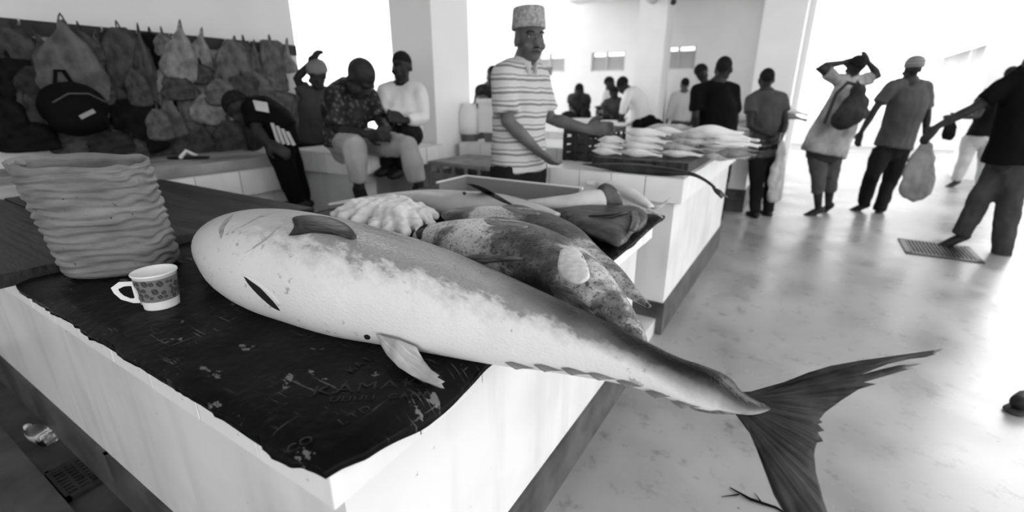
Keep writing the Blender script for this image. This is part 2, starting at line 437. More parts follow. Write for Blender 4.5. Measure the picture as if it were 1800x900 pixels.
WOODD = mat('black_wet_board', .006, .45, .05, 3, 6, stretch=(1, 7, 4), bump=.6, bscale=7, lo=.3, hi=.75, rough2=.55)
bd = root('cutting_board', 'long dark wet cutting board behind the ribbed bucket', 'board', (-2.6, .8, NT))
for k, (y0, y1, dz) in enumerate(((.245, .62, .0), (.625, 1.0, .003), (1.005, 1.33, -.002))):
    me = bevel_mesh(MB().box(-3.40, -1.925+.01*k, y0, y1, NT+.004, NT+.045+dz).mesh('plank', bd.location), .004, 1)
    obj('plank', me, WOODD, bd)
SCUM = mat('dried_fish_scum', .5, .7, .25, 30, 4)
tt = bpy.data.objects['timber_counter']
WOODL = mat('worn_timber', .16, .6, .42, 4, 6, stretch=(2, .5, 1), bump=.4, bscale=12)
for k in range(4):
    x0 = -4.37+.225*k
    me = bevel_mesh(MB().box(x0, x0+.222, -2.95, 2.27+R.uniform(-.02, .02), LT+.004, LT+.078+R.uniform(-.004, .004)).mesh('plank', tt.location), .006, 1)
    obj('plank', me, WOODL, tt)

# ------------------------------------------------------------------ ribbed cut-down can
def can_mat():
    m = mat('grey_plastic_can', .3, .42); n = N(m); o = n.add('TexCoord').outputs['Object']
    a = n.ramp(n.noise(n.map(o, (1, 1, 3)), 9, 5), [(.3, .11), (.5, .17), (.7, .24)]); sp = n.ramp(n.noise(o, 70, 2), [(.24, .12), (.29, 1)])
    n.link(n.mix(1, a, sp, 'MULTIPLY'), n.b.inputs['Base Color']); n.bump(n.noise(n.map(o, (1, 1, 2.5)), 22, 3), .006, .7); return m
PLAS = can_mat()
def make_bucket():
    bl, br = at(100, 489, z=MZ), at(302, 468, z=MZ)
    c = at(196, 478, z=MZ); ux = (br-bl); w = ux.length/2*.97; ux.normalize()
    c = (bl+br)/2+V(.0, .03, 0)
    uy = V(-ux.y, ux.x, 0)
    if uy.dot(c-V(0, 0, 0)) < 0: uy = -uy
    hgt = at(262, 278, D=(-br.x*cs+br.y*cc)).z-MZ
    t = root('cut_jerrycan', 'tall grey ribbed plastic can cut open at the top', 'bucket', c)
    def sec(z, s, inner=0, n=64):
        r = []
        for k in range(n):
            a = 2*PI*k/n; e = .62
            x = math.copysign(abs(math.cos(a))**e, math.cos(a))*(w*s-inner); y = math.copysign(abs(math.sin(a))**e, math.sin(a))*(w*.66*s-inner)
            zz = z
            q = z/hgt
            if True:
                if .08 < q < .93:
                    ph = q*14*2*PI+2.2*math.sin(a*6+q*9)*math.sin(q*17+a)+1.5*noise.noise(V(math.cos(a)*2, math.sin(a)*2, q*5))
                    amp = .0024+.0022*noise.noise(V(math.cos(a)*3, math.sin(a)*3, q*9))
                    f = 1+amp*math.sin(ph)/w*1.3
                    x *= f; y *= f
            if q2 := max(0, z/hgt-.93):
                zz += .014*noise.noise(V(math.cos(a)*2.2, math.sin(a)*2.2, 4))*q2/.07 + (.012*math.cos(a-2.4))*q2/.07
                x += .010*noise.noise(V(math.cos(a)*5, math.sin(a)*5, 9))*q2/.07
            r.append(ux*(x-.035*q)+uy*y+V(0, 0, zz))
        return r
    prof = []
    m = 120
    for k in range(m+1):
        q = k/m; s = (.985+.10*q) if q > .06 else .985-.22*(1-q/.06)**2
        prof.append(sec(q*hgt, s))
    mb = MB(); mb.rings(prof, cap=False)
    inn = []
    for k in range(m, int(m*.04), -4):
        q = k/m; inn.append(sec(q*hgt, .985+.10*q, .006))
    i0 = len(mb.v)-64
    mb.rings([prof[-1]]+inn, cap=False)
    mb.f.append(tuple(len(mb.v)-64+k for k in range(64)))
    mb.f.append(tuple(range(63, -1, -1)))
    obj('can_wall', mb.mesh(), PLAS, t, True)
    # torn lip and nick at the rim
    lip = MB(); e = ux*(-w*1.08-.035)+V(0, 0, hgt*.985)
    lip.tube([e+ux*.02, e-ux*.004+V(0, 0, .004), e-ux*.016+V(0, 0, .006)-uy*.008], [.009, .007, .003], 8)
    obj('torn_lip', lip.mesh(), PLAS, t, True)
    return t
make_bucket()

# ------------------------------------------------------------------ paper cup
def make_cup():
    c = at(286, 536, z=MZ)
    top = at(266, 477, D=(-c.x*cs+c.y*cc)); h = top.z-c.z
    t = root('paper_cup', 'white paper cup printed with coffee beans, folded paper handle', 'cup', c)
    k = zc(c)/CF; rb, rt = 26*k*1.0, 32*k
    PAP = mat('white_paper', .82, .6)
    prof = [(rb*.97, .004), (rb, 0), (rb, .003), (rt, h-.003), (rt+.0025, h-.002), (rt+.003, h+.001), (rt+.0015, h+.003), (rt-.001, h), (rt-.003, h-.006), (rb-.002, .008), (.001, .008)]
    n = 48
    obj('cup_wall', MB().rings([[V(math.cos(2*PI*j/n)*r, math.sin(2*PI*j/n)*r, z) for j in range(n)] for r, z in prof], cap=False).mesh(), PAP, t, True)
    # printed sleeve
    z0, z1 = h*.26, h*.90
    def rr(z): return rb+(rt-rb)*z/h+.0006
    mb = MB(); rows = 6
    mb.rings([[V(math.cos(2*PI*j/n)*rr(z), math.sin(2*PI*j/n)*rr(z), z) for j in range(n)] for z in [z0+(z1-z0)*i/rows for i in range(rows+1)]], cap=False)
    sl = obj('printed_sleeve', mb.mesh(), mat('sleeve_print', .17, .6), t, True)
    BEAN = mat('bean_print', .05, .6); CR = mat('sleeve_print')
    rr2 = random.Random(3); spots = []
    for _ in range(400):
        a = rr2.uniform(0, 2*PI); z = rr2.uniform(z0+.008, z1-.008); s = rr2.choice((.0045, .006, .0085))
        if all((((a-b+PI) % (2*PI))-PI)**2*rt*rt+(z-y)**2 > ((s+q)*.95)**2 for b, y, q in spots): spots.append((a, z, s))
    for a, z, s in spots:
        for half in (-1, 1):
            tl = rr2.uniform(.2, .9) if half == -1 else tl
            pts = []
            for k2 in range(9):
                f = PI*k2/8
                px, py = half*(math.sin(f)*s*.75+.0006), math.cos(f)*s
                X = px*math.cos(tl)-py*math.sin(tl); Z = px*math.sin(tl)+py*math.cos(tl)
                q = rr(z+Z)+.0005; pts.append(V(math.cos(a+X/q)*q, math.sin(a+X/q)*q, z+Z))
            b = MB(); b.v = pts; b.f = [tuple(range(9))]; obj('bean', b.mesh(), BEAN, sl)
    # paper handle: two folded wings standing out to the viewer's left
    d = at(212, 503, D=(-c.x*cs+c.y*cc))-c; d.z = 0; L = d.length; d.normalize()
    d = (d+V(cs, -cc, 0)*.35).normalized()
    s = V(-d.y, d.x, 0)
    outer = [(.55, .78), (.80, .80), (1.0, .66), (.97, .50), (.86, .30), (.62, .16), (.50, .14), (.40, .16), (.40, .76)]
    inner = [(.60, .66), (.72, .665), (.86, .60), (.84, .50), (.78, .40), (.66, .30), (.60, .29), (.56, .30), (.56, .65)]
    L *= 1.02
    mb = MB()
    for off in (-.0009, .0009):
        for pts in (outer, inner): mb.v += [d*(a*L)+s*off+V(0, 0, z*h) for a, z in pts]
    q = 9
    for k2 in range(q):
        k3 = (k2+1) % q
        mb.f += [(k2, k3, q+k3, q+k2), (2*q+k2, 3*q+k2, 3*q+k3, 2*q+k3), (k2, 2*q+k2, 2*q+k3, k3), (q+k2, q+k3, 3*q+k3, 3*q+k2)]
    obj('handle', mb.mesh(), PAP, t)
    # glued tab on the cup wall beside the handle
    a0 = math.atan2(d.y, d.x); toward = math.atan2(-c.y, -c.x); sg = 1 if ((toward-a0+PI) % (2*PI))-PI > 0 else -1
    pts = [(-.02, .10), (.28, .12), (.62, .36), (.80, .42), (.90, .52), (.86, .64), (.72, .70), (.5, .66), (.30, .78), (-.02, .80)]
    b = MB()
    for off in (.0012, .0022):
        for a, z in pts:
            r_ = rr(z*h)+off; aa = a0+sg*a*.85; b.v.append(V(math.cos(aa)*r_, math.sin(aa)*r_, z*h))
    m_ = len(pts); b.f = [tuple(range(m_)), tuple(range(2*m_-1, m_-1, -1))]+[(k2, m_+k2, m_+(k2+1) % m_, (k2+1) % m_) for k2 in range(m_)]
    obj('handle_tab', b.mesh(), PAP, t)
make_cup()

# ------------------------------------------------------------------ gutter things
gb = at(88, 752, z=-.01)
bt = root('plastic_bottle', 'crushed clear plastic bottle lying in the gutter', 'bottle', (gb.x, gb.y, -.045))
CLEAR = mat('clear_plastic', .9, .08, trans=1, spec=.5)
prof = [(.008, -.10), (.034, -.098), (.036, -.085), (.031, -.07), (.036, -.058), (.031, -.044), (.036, -.03), (.036, .0), (.033, .025), (.018, .055), (.013, .06), (.013, .078), (.011, .08)]
n = 20
me = MB().rings([[V(x, math.cos(2*PI*j/n)*r, .038+math.sin(2*PI*j/n)*r*.9) for j in range(n)] for r, x in prof]).mesh()
ob = obj('bottle_wall', me, CLEAR, bt, True); 
obj('cap', MB().tube([(.079, 0, .038), (.088, 0, .038)], .0145, 12).mesh(), mat('cap_white', .7, .5), bt, True)
bt.rotation_euler.z = PI+.12; bt.location.y = .335
dr = root('drain_grate', 'small dark slotted drain cover in the gutter', 'grate', (at(150, 832, z=-.04).x, .335, -.045))
IRON = mat('dark_iron', .02, .4, .05, 20, 3)
fr = MB(); fr.box(-.12, .12, -.062, -.05, 0, .02).box(-.12, .12, .05, .062, 0, .02).box(-.12, -.108, -.062, .062, 0, .02).box(.108, .12, -.062, .062, 0, .02)
obj('frame', fr.mesh(), IRON, dr)
for k in range(9): obj('bar', MB().box(-.1+.025*k-.006, -.1+.025*k+.006, -.05, .05, .002, .018).mesh(), IRON, dr)
for k in range(2): obj('cross_bar', MB().box(-.108, .108, -.02+.036*k, -.012+.036*k, .004, .019).mesh(), IRON, dr)
g1, g2, g3, g4 = at(1590, 426, z=0), at(1690, 430, z=0), at(1733, 462, z=0), at(1605, 448, z=0)
gx0, gx1, gy0, gy1 = .97, 1.47, 5.40, 5.90
fg = root('floor_grate', 'square dark iron drain grate set in the pale floor', 'grate', ((gx0+gx1)/2, (gy0+gy1)/2, 0))
fr = MB(); e_ = .02; fr.box(gx0-e_, gx1+e_, gy0-e_, gy0+.025, 0, .012).box(gx0-e_, gx1+e_, gy1-.025, gy1+e_, 0, .012).box(gx0-e_, gx0+.025, gy0, gy1, 0, .012).box(gx1-.025, gx1+e_, gy0, gy1, 0, .012)
part('frame', fr, IRON, fg)
for k in range(16):
    x = gx0+.04+(gx1-gx0-.08)*k/15; part('bar', MB().box(x-.007, x+.007, gy0+.02, gy1-.02, .002, .010), IRON, fg)

# ------------------------------------------------------------------ fish
def uv_mesh(mb, uvs, off):
    me = mb.mesh('fish', off); l = me.uv_layers.new(name='UVMap')
    for lp in me.loops: l.data[lp.index].uv = uvs[lp.vertex_index]
    return me
def loft_fish(cs_, rw, rh, wide, roll=None, n=40, off=None):
    """cs_ centres, rw half width along 'wide' vectors, rh half height; uv = (length, angle)"""
    mb = MB(); uvs = []; m = len(cs_); rs = []
    acc = [0]
    for a, b in zip(cs_, cs_[1:]): acc.append(acc[-1]+(b-a).length)
    for k, p in enumerate(cs_):
        t = (cs_[min(k+1, m-1)]-cs_[max(k-1, 0)]).normalized()
        w = wide[k] if isinstance(wide, list) else wide
        u = (w-t*w.dot(t)).normalized(); b = t.cross(u)
        if b.z < 0: b = -b
        ring = []
        for j in range(n+1):
            a = 2*PI*j/n-PI/2
            c, s = math.cos(a), math.sin(a)
            c = math.copysign(abs(c)**.92, c); s = math.copysign(abs(s)**.92, s)
            ring.append(p+u*c*rw[k]+b*s*rh[k]); uvs.append((acc[k]/acc[-1], j/n))
        rs.append(ring)
    mb.rings(rs, cap=False, closed=False)
    mb.f.append(tuple(range(n, -1, -1))); i = (m-1)*(n+1); mb.f.append(tuple(i+k for k in range(n+1)))
    return uv_mesh(mb, uvs, off or Vector()), mb
def interp(pts, n):
    """Catmull-Rom through tuples"""
    out = []; m = len(pts)-1
    for k in range(n+1):
        q = k/n*m; i = min(int(q), m-1); t = q-i
        p0, p1, p2, p3 = pts[max(i-1, 0)], pts[i], pts[i+1], pts[min(i+2, m)]
        out.append(tuple(.5*((2*b)+(-a+c)*t+(2*a-5*b+4*c-d)*t*t+(-a+3*b-3*c+d)*t**3) for a, b, c, d in zip(p0, p1, p2, p3)))
    return out
def blade(pts, org, th=.003, rings=7, off=None, normal=None):
    """thin solid fin from an outline (any shape); uv is polar about org so that rays fan out"""
    pts = [Vector(p) for p in pts]; org = Vector(org); c = sum(pts, Vector())/len(pts); n = len(pts)
    nn = normal or Vector((0, 0, 1))
    ax = (c-org); ax = (ax-nn*ax.dot(nn)).normalized(); ay = nn.cross(ax).normalized()
    q2 = [Vector(((p-c).dot(ax), (p-c).dot(ay))) for p in pts]; hh = [(p-c).dot(nn) for p in pts]
    xs, ys = [q.x for q in q2], [q.y for q in q2]; st = max(max(xs)-min(xs), max(ys)-min(ys))/(rings*3)
    grid = []; x = min(xs)+st/2
    while x < max(xs):
        y = min(ys)+st/2
        while y < max(ys): grid.append(Vector((x, y))); y += st
        x += st
    def inside(p):
        r = False
        for k in range(n):
            a, b = q2[k], q2[k-1]
            if (a.y > p.y) != (b.y > p.y) and p.x < (b.x-a.x)*(p.y-a.y)/(b.y-a.y)+a.x: r = not r
        return r
    def edge(p): return min((p-q).length for q in q2)
    grid = [p for p in grid if inside(p) and edge(p) > st*.35]
    vs, _, fs, _, _, _ = delaunay_2d_cdt(q2+grid, [(k, (k+1) % n) for k in range(n)], [list(range(n))], 1, 1e-6)
    mb = MB(); uvs = []; m = len(vs)
    for sd in (1, -1):
        for v in vs:
            w = [1/((v-q).length_squared+1e-7) for q in q2]; h = sum(a*b for a, b in zip(w, hh))/sum(w)
            e = min(1, edge(v)/(st*2.5))
            P = c+ax*v.x+ay*v.y+nn*(h+sd*(.0004+th*.5*math.sqrt(e))); mb.v.append(P); d = P-org
            uvs.append((math.atan2(d.dot(ay), d.dot(ax))/PI, d.length*4))
    cnt = {}
    for f in fs:
        ar = sum(vs[f[k]].x*vs[f[(k+1) % len(f)]].y-vs[f[(k+1) % len(f)]].x*vs[f[k]].y for k in range(len(f)))
        f = tuple(f) if ar > 0 else tuple(f[::-1])
        mb.f.append(f); mb.f.append(tuple(m+k for k in f[::-1]))
        for k in range(len(f)): cnt[(f[k], f[(k+1) % len(f)])] = 1
    for (a, b) in cnt:
        if (b, a) not in cnt: mb.f.append((b, a, m+a, m+b))
    return uv_mesh(mb, uvs, off or Vector())
def fin_mat(name, g0=0, g1=0, rays=34):
    if name in MATS: return MATS[name]
    m = mat(name, g0, .4); n = N(m); uv = n.add('TexCoord').outputs['UV']; o = n.add('TexCoord').outputs['Object']
    r = n.noise(n.map(uv, (rays, 1.2, 1)), 1.6, 4, rough=.6); b = n.noise(o, 14, 3)
    f = n.math('ADD', n.math('MULTIPLY', r, .65), n.math('MULTIPLY', b, .35))
    n.link(n.ramp(f, [(.36, g0), (.52, (g0+g1)/2.6), (.68, g1)]), n.b.inputs['Base Color'])
    n.bump(r, .004, .8); n.b.inputs['Specular IOR Level'].default_value = .1; n.b.inputs['Coat Weight'].default_value = .05; n.b.inputs['Coat Roughness'].default_value = .2
    return m
def big_skin():
    m = mat('big_fish_skin', .6, .33); n = N(m); t = n.add('TexCoord'); uv, o = t.outputs['UV'], t.outputs['Object']
    sep = n.add('SeparateXYZ'); n.link(uv, sep.inputs[0]); S, A = sep.outputs[0], sep.outputs[1]
    n1 = n.noise(o, 7, 4); n2 = n.noise(o, 55, 3, rough=.7); n3 = n.noise(n.map(o, (1, 2.5, 1)), 16, 5, rough=.65)
    # countershading across the girth: pale belly side towards the viewer, grey back
    a = n.math('ADD', A, n.math('MULTIPLY', n.math('SUBTRACT', n3, .5), .22))
    a = n.math('ADD', a, n.math('MULTIPLY', n.math('SUBTRACT', n2, .5), .07))
    g = n.ramp(a, [(.0, .76), (.20, .76), (.33, .70), (.385, .54), (.42, .25), (.50, .21), (.60, .14), (.80, .08)])
    hd = n.ramp(n.math('ADD', S, n.math('MULTIPLY', n.math('SUBTRACT', n1, .5), .12)), [(.0, .55), (.06, .80), (.30, .92), (.42, 1)])
    head = n.mix(n.ramp(S, [(.30, 1), (.52, 0)]), g, n.ramp(a, [(.0, .74), (.2, .74), (.4, .70), (.55, .60), (.65, .4), (.8, .3)]))
    tl = n.ramp(n.math('ADD', n.math('ADD', S, n.math('MULTIPLY', n.math('SUBTRACT', A, .36), .8)), n.math('MULTIPLY', n.math('SUBTRACT', n1, .5), .2)), [(.80, 1), (.87, .45), (.94, .10), (1, .03)])
    c = n.mix(1, n.mix(1, head, hd, 'MULTIPLY'), tl, 'MULTIPLY')
    # flaked scales: speckled dark crumbs along the flank
    sp = n.math('MULTIPLY', n.ramp(n2, [(.60, 0), (.66, 1)]), n.ramp(n.noise(o, 10, 3), [(.50, 0), (.60, 1)]))
    c = n.mix(n.math('MULTIPLY', sp, .55), c, .16)
    n.link(c, n.b.inputs['Base Color'])
    v = n.add('TexVoronoi'); v.inputs['Scale'].default_value = 170; n.link(n.map(o, (.8, 1.1, 1.1)), v.inputs['Vector'])
    h = n.math('ADD', n.math('MULTIPLY', v.outputs['Distance'], .55), n.math('MULTIPLY', n3, .6)); n.bump(h, .0022, .55)
    n.b.inputs['Specular IOR Level'].default_value = .12
    glint = n.math('MULTIPLY', n.ramp(n.math('ADD', A, n.math('MULTIPLY', n.math('SUBTRACT', n3, .5), .3)), [(.40, 0), (.46, 1), (.56, 1), (.60, 0)]), n.ramp(S, [(.36, 0), (.45, 1), (.68, 1), (.78, 0)]))
    n.link(n.math('MULTIPLY', glint, .9), n.b.inputs['Coat Weight']); n.b.inputs['Coat Roughness'].default_value = .06
    cb = n.add('Bump'); cb.inputs['Strength'].default_value = 1; cb.inputs['Distance'].default_value = .012
    n.link(n.noise(o, 190, 2), cb.inputs['Height']); n.link(cb.outputs[0], n.b.inputs['Coat Normal'])
    return m
BIG = big_skin(); FIND = fin_mat('dark_fin', .003, .07); FINP = fin_mat('pale_fin', .34, .72, 22)

# the big pale fish: upper and lower outline stations
ST = [(386, 402, 386, 442), (390, 392, 391, 462), (404, 379, 404, 488), (428, 367, 424, 508), (462, 361, 450, 533), (510, 363, 488, 556), (570, 373, 535, 573), (640, 389, 600, 593), (705, 408, 672, 606),
      (770, 431, 745, 619), (840, 461, 815, 632), (915, 494, 890, 645), (990, 528, 965, 654), (1060, 561, 1040, 666), (1125, 594, 1105, 679), (1185, 624, 1165, 697), (1235, 641, 1215, 715), (1272, 655, 1255, 724), (1302, 682, 1283, 727), (1328, 698, 1314, 728), (1352, 708, 1346, 721)]
ST = interp(ST, 76)
cen, rw, rh = [], [], []
for k, (u0, v0, u1, v1) in enumerate(ST):
    q = k/76
    cu, cv = (u0+u1)/2, (v0+v1)/2; hp = math.hypot(u1-u0, v1-v0)/2
    z = .97
    for _ in range(6):
        p = at(cu, cv, z=z); r = hp*zc(p)/CF
        zt = MZ+.80*r if q < .55 else None
        if zt is None: break
        z = zt
    if q >= .55:
        z = zlast+(q-.55)/.45*(.885-zlast); p = at(cu, cv, z=z); r = hp*zc(p)/CF
    else: zlast = z
    cen.append(p); rw.append(r*1.04); rh.append(r*.92)
# half sizes become flatter at the tail stem
for k in range(77):
    q = k/76
    if q > .8: f = (q-.8)/.2; rh[k] *= 1-.25*f
bigf = root('fish', 'huge pale silvery fish lying across the counter, dark forked tail jutting over the aisle', 'fish', (cen[20].x, cen[20].y, MZ))
me, mbf = loft_fish(cen, rw, rh, V(.1, -1, 0).normalized(), off=bigf.location)
# wide axis points to the viewer: angle .25 = viewer side
obj('body', me, BIG, bigf, True)
bv = BVHTree.FromPolygons([tuple(v) for v in mbf.v], mbf.f)
def hit(u, v, off=.0):
    d, _ = ray(u, v); d.normalize(); p, n_, i, dist = bv.ray_cast(CAM, d)
    return (CAM+d*(dist-off), n_) if p is not None else (None, None)
def patch(outline, m, name, parent, off=.003, rings=5, org=None, thick=.003):
    n = len(outline); cu = sum(p[0] for p in outline)/n; cv = sum(p[1] for p in outline)/n; org = org or (cu, cv)
    mb = MB(); uvs = []; h, _ = hit(cu, cv); last = (h-CAM).length if h else (cen[20]-CAM).length
    for lay in (0, 1):
        for r in range(rings+1):
            f = 1-r/rings*.995
            for (u, v) in outline:
                pu, pv = cu+(u-cu)*f, cv+(v-cv)*f
                h, _ = hit(pu, pv, (off*(1-.7*f**4) if lay == 0 else -.004))
                if h is None: h = CAM+(at(pu, pv, D=1.0)-CAM).normalized()*(last-off+.004*lay)
                last = (h-CAM).length
                mb.v.append(h); uvs.append((math.atan2(pv-org[1], pu-org[0])/PI, math.hypot(pu-org[0], pv-org[1])/60))
    L = n*(rings+1)
    for lay in (0, 1):
        for r in range(rings):
            for k in range(n):
                a, b = lay*L+r*n+k, lay*L+r*n+(k+1) % n; f = (a, b, b+n, a+n); mb.f.append(f if lay == 0 else f[::-1])
    for k in range(n): a, b = k, (k+1) % n; mb.f.append((b, a, L+a, L+b))
    return obj(name, uv_mesh(mb, uvs, parent.location), m, parent, True)
def poly(pts, n=40):
    return interp(list(pts)+[pts[0]], n)[:-1]
patch(poly([(507, 414), (517, 398), (514, 384), (526, 379), (550, 378), (580, 382), (604, 391), (620, 404), (627, 417), (616, 421), (600, 415), (575, 411), (548, 409), (525, 413)], 48), FIND, 'pectoral_fin', bigf, .010, org=(505, 392))['label'] = 'dark folded pectoral fin'
patch(poly([(428, 486), (438, 491), (452, 501), (468, 517), (482, 532), (492, 546), (480, 541), (466, 530), (450, 515), (436, 499)]), BLACK, 'gill_slit', bigf, .0015)['label'] = 'dark open slit on the throat'
patch(poly([(425, 482), (440, 486), (460, 500), (478, 516), (492, 533), (489, 537), (474, 521), (456, 505), (438, 492)]), mat('slit_lip', .75, .25), 'slit_lip', bigf, .004)
patch(poly([(639, 590), (645, 588), (651, 592), (649, 597), (642, 596)], 20), BLACK, 'vent', bigf, .0015)
GL = mat('gill_line', .32, .5)
def gl(pts, w=1.1): 
    q = interp(pts, 16); out = [(a, b-w*math.sin(PI*k/16)-.2) for k, (a, b) in enumerate(q)]+[(a, b+w*math.sin(PI*k/16)+.2) for k, (a, b) in reversed(list(enumerate(q)))]
    patch(out, GL, 'gill_crease', bigf, .0012, rings=2)
gl([(404, 408), (430, 395), (462, 378), (492, 371)], .6); gl([(430, 445), (470, 420), (505, 385)], .6)
patch(poly([(384, 404), (389, 394), (398, 384), (411, 376), (403, 387), (396, 397), (391, 408), (388, 420)]), mat('fish_mouth', .25, .4, .5, 30, 3), 'mouth', bigf, .004)
# pelvic fin lying out over the mat
pf = [((661, 586), .925), ((668, 604), .90), ((680, 624), .885), ((700, 645), .878), ((725, 661), .874), ((752, 673), .872), ((781, 683), .868), ((776, 674), .868), ((782, 671), .868), ((768, 663), .869), ((772, 660), .87), ((758, 650), .872), ((745, 634), .878), ((736, 618), .89), ((733, 610), .905), ((700, 596), .92)]
P3 = [at(u, v, z=z) for (u, v), z in pf]
obj('pelvic_fin', blade(P3, at(650, 575, z=.93), .007, off=bigf.location, normal=V(.15, -.45, .88).normalized()), FINP, bigf, True)['label'] = 'pale pointed pelvic fin'
# finlets along the lower edge
for k, (u, v) in enumerate(((905, 642), (955, 646), (1003, 652), (1050, 661), (1100, 674), (1150, 692), (1196, 710))):
    h, _ = hit(u, v-4, .001)
    if h is None: continue
    P3 = [CAM+(at(u+a, v+b, D=1)-CAM).normalized()*(h-CAM).length for a, b in ((-18, -5), (-4, -6), (22, 2), (36, 6), (14, 6), (2, 8), (-8, 2))]
    obj('finlet', blade(P3, P3[0], .006, 4, off=bigf.location, normal=(CAM-h).normalized()), fin_mat('finlet_skin', .10, .5), bigf, True)
# keel flap under the tail stem
tr = cen[-1]
def tp(u, v, n_, p0=None): return on_plane(u, v, p0 or tr, n_)
axis = (cen[-1]-cen[55]).normalized()
nrm = axis.cross(V(.12, .80, .58)).normalized()
if nrm.dot(CAM-tr) < 0: nrm = -nrm
kp = [(1130, 676), (1160, 689), (1195, 706), (1222, 722), (1250, 727), (1290, 729), (1300, 716), (1240, 702), (1180, 684)]
kd = (cen[64]-CAM).length
obj('stem_keel', blade([CAM+(at(u, v, D=1)-CAM).normalized()*(kd*(1+.02*0)) for u, v in kp], cen[58], .012, off=bigf.location, normal=(CAM-cen[64]).normalized()), fin_mat('keel_skin', .03, .3), bigf, True)
# forked tail
up = [(1288, 690), (1320, 688), (1345, 681), (1380, 671), (1420, 655), (1460, 643), (1510, 634), (1560, 627), (1610, 620), (1658, 613), (1640, 622), (1647, 622), (1626, 628), (1600, 631), (1560, 640), (1515, 658), (1545, 650), (1580, 642), (1620, 639), (1590, 647), (1598, 649), (1560, 660), (1518, 672), (1541, 675), (1510, 684), (1480, 703), (1450, 725), (1440, 738), (1446, 742), (1438, 746), (1449, 757), (1437, 760), (1444, 770), (1447, 776), (1436, 778), (1432, 790)]
lo = [(1431, 800), (1434, 830), (1441, 855), (1447, 880), (1456, 905), (1466, 945), (1474, 990), (1466, 1012), (1440, 985), (1410, 950), (1380, 905), (1360, 870), (1345, 830), (1330, 790), (1318, 762), (1300, 738), (1288, 722)]
obj('tail_fin', blade([tp(u, v, nrm) for u, v in up+lo], tp(1285, 705, nrm), .010, 9, off=bigf.location, normal=nrm), FIND, bigf, True)['label'] = 'dark forked tail fin with frayed tips'

# two mottled groupers
def grouper_skin(name, seed, pale=.62):
    m = mat(name, .4, .35); n = N(m); t = n.add('TexCoord'); uv, o = t.outputs['UV'], n.map(t.outputs['Object'], loc=(seed, 0, 0))
    sep = n.add('SeparateXYZ'); n.link(uv, sep.inputs[0])
    n1 = n.noise(o, 4.5, 4); n2 = n.noise(o, 120, 2); n3 = n.noise(o, 30, 4)
    blot = n.ramp(n.math('ADD', n1, n.math('MULTIPLY', n.math('SUBTRACT', n3, .5), .25)), [(.40, .05), (.49, .15), (.55, pale*.8), (.62, pale)])
    g = blot
    dots = n.ramp(n2, [(.36, .45), (.44, 1)])
    n.link(n.mix(1, g, dots, 'MULTIPLY'), n.b.inputs['Base Color'])
    v = n.add('TexVoronoi'); v.inputs['Scale'].default_value = 190; n.link(o, v.inputs['Vector'])
    n.bump(v.outputs['Distance'], .002, .6); n.b.inputs['Coat Weight'].default_value = .15; n.b.inputs['Coat Roughness'].default_value = .12
    return m
def outline_fish(label, st, skin, ztop0, zfun, n=60, sq=.85, name='fish'):
    st = interp(st, n); c_, a_, b_ = [], [], []
    for k, (u0, v0, u1, v1) in enumerate(st):
        q = k/n; hp = math.hypot(u1-u0, v1-v0)/2; z = zfun(q)
        p = at((u0+u1)/2, (v0+v1)/2, z=z); r = hp*zc(p)/CF
        c_.append(p); a_.append(r); b_.append(r*sq)
    t = root(name, label, 'fish', (c_[n//3].x, c_[n//3].y, MZ))
    d = (c_[-1]-c_[0]); w = V(-d.y, d.x, 0).normalized()
    if w.dot(CAM-c_[0]) < 0: w = -w
    me, mb = loft_fish(c_, a_, b_, w, off=t.location)
    obj('body', me, skin, t, True)
    return t, c_, mb
g1, c1, gm = outline_fish('mottled spotted grouper with pale patches lying against the huge fish',
    [(728, 404, 733, 424), (738, 392, 760, 440), (770, 379, 800, 462), (820, 370, 850, 486), (880, 370, 900, 505), (935, 382, 940, 520), (985, 408, 978, 535), (1025, 442, 1015, 556), (1062, 482, 1045, 575), (1095, 522, 1072, 590), (1120, 560, 1096, 604), (1133, 592, 1106, 622), (1140, 618, 1108, 640)],
    grouper_skin('grouper_skin', 3.0), 0, lambda q: .955-.045*max(0, q-.6)/.4, sq=.72)
gb_ = BVHTree.FromPolygons([tuple(v) for v in gm.v], gm.f)
bv_big = bv; bv = gb_
patch(poly([(808, 452), (840, 447), (880, 448), (920, 455), (885, 460), (862, 462), (840, 466)]), fin_mat('grouper_fin', .05, .35), 'pectoral_fin', g1, .012, org=(800, 452))
patch(poly([(848, 384), (872, 381), (903, 385), (928, 398), (910, 401), (880, 397), (858, 394)]), fin_mat('grouper_fin'), 'dorsal_fin', g1, .001, org=(830, 380))
patch(poly([(985, 440), (1003, 432), (1020, 442), (1034, 470), (1035, 490), (1015, 500), (990, 490), (980, 470)]), mat('pale_patch', .66, .35, .5, 60, 3), 'bare_patch', g1, .0015)
patch(poly([(965, 500), (1000, 506), (1030, 535), (1050, 560), (1066, 588), (1050, 580), (1025, 556), (995, 530), (972, 516)]), fin_mat('grouper_fin'), 'anal_fin', g1, .008, org=(960, 495))
patch(poly([(730, 408), (740, 398), (752, 394), (744, 406), (740, 420), (734, 418)]), mat('dark_mouth', .03, .4), 'mouth', g1, .003)
bv = bv_big
g2, c2, gm2 = outline_fish('second spotted grouper lying behind the mottled grouper, tail over the counter edge',
    [(776, 372, 780, 384), (795, 359, 812, 404), (840, 350, 850, 425), (895, 349, 900, 440), (945, 357, 950, 455), (988, 378, 985, 470), (1015, 402, 1008, 480), (1052, 432, 1032, 490), (1085, 462, 1065, 508), (1110, 492, 1090, 520), (1130, 518, 1118, 534), (1146, 537, 1138, 541)],
    grouper_skin('grouper_skin_behind', 11.0, .5), 0, lambda q: .93-.03*q, sq=.65)
bv = BVHTree.FromPolygons([tuple(v) for v in gm2.v], gm2.f)
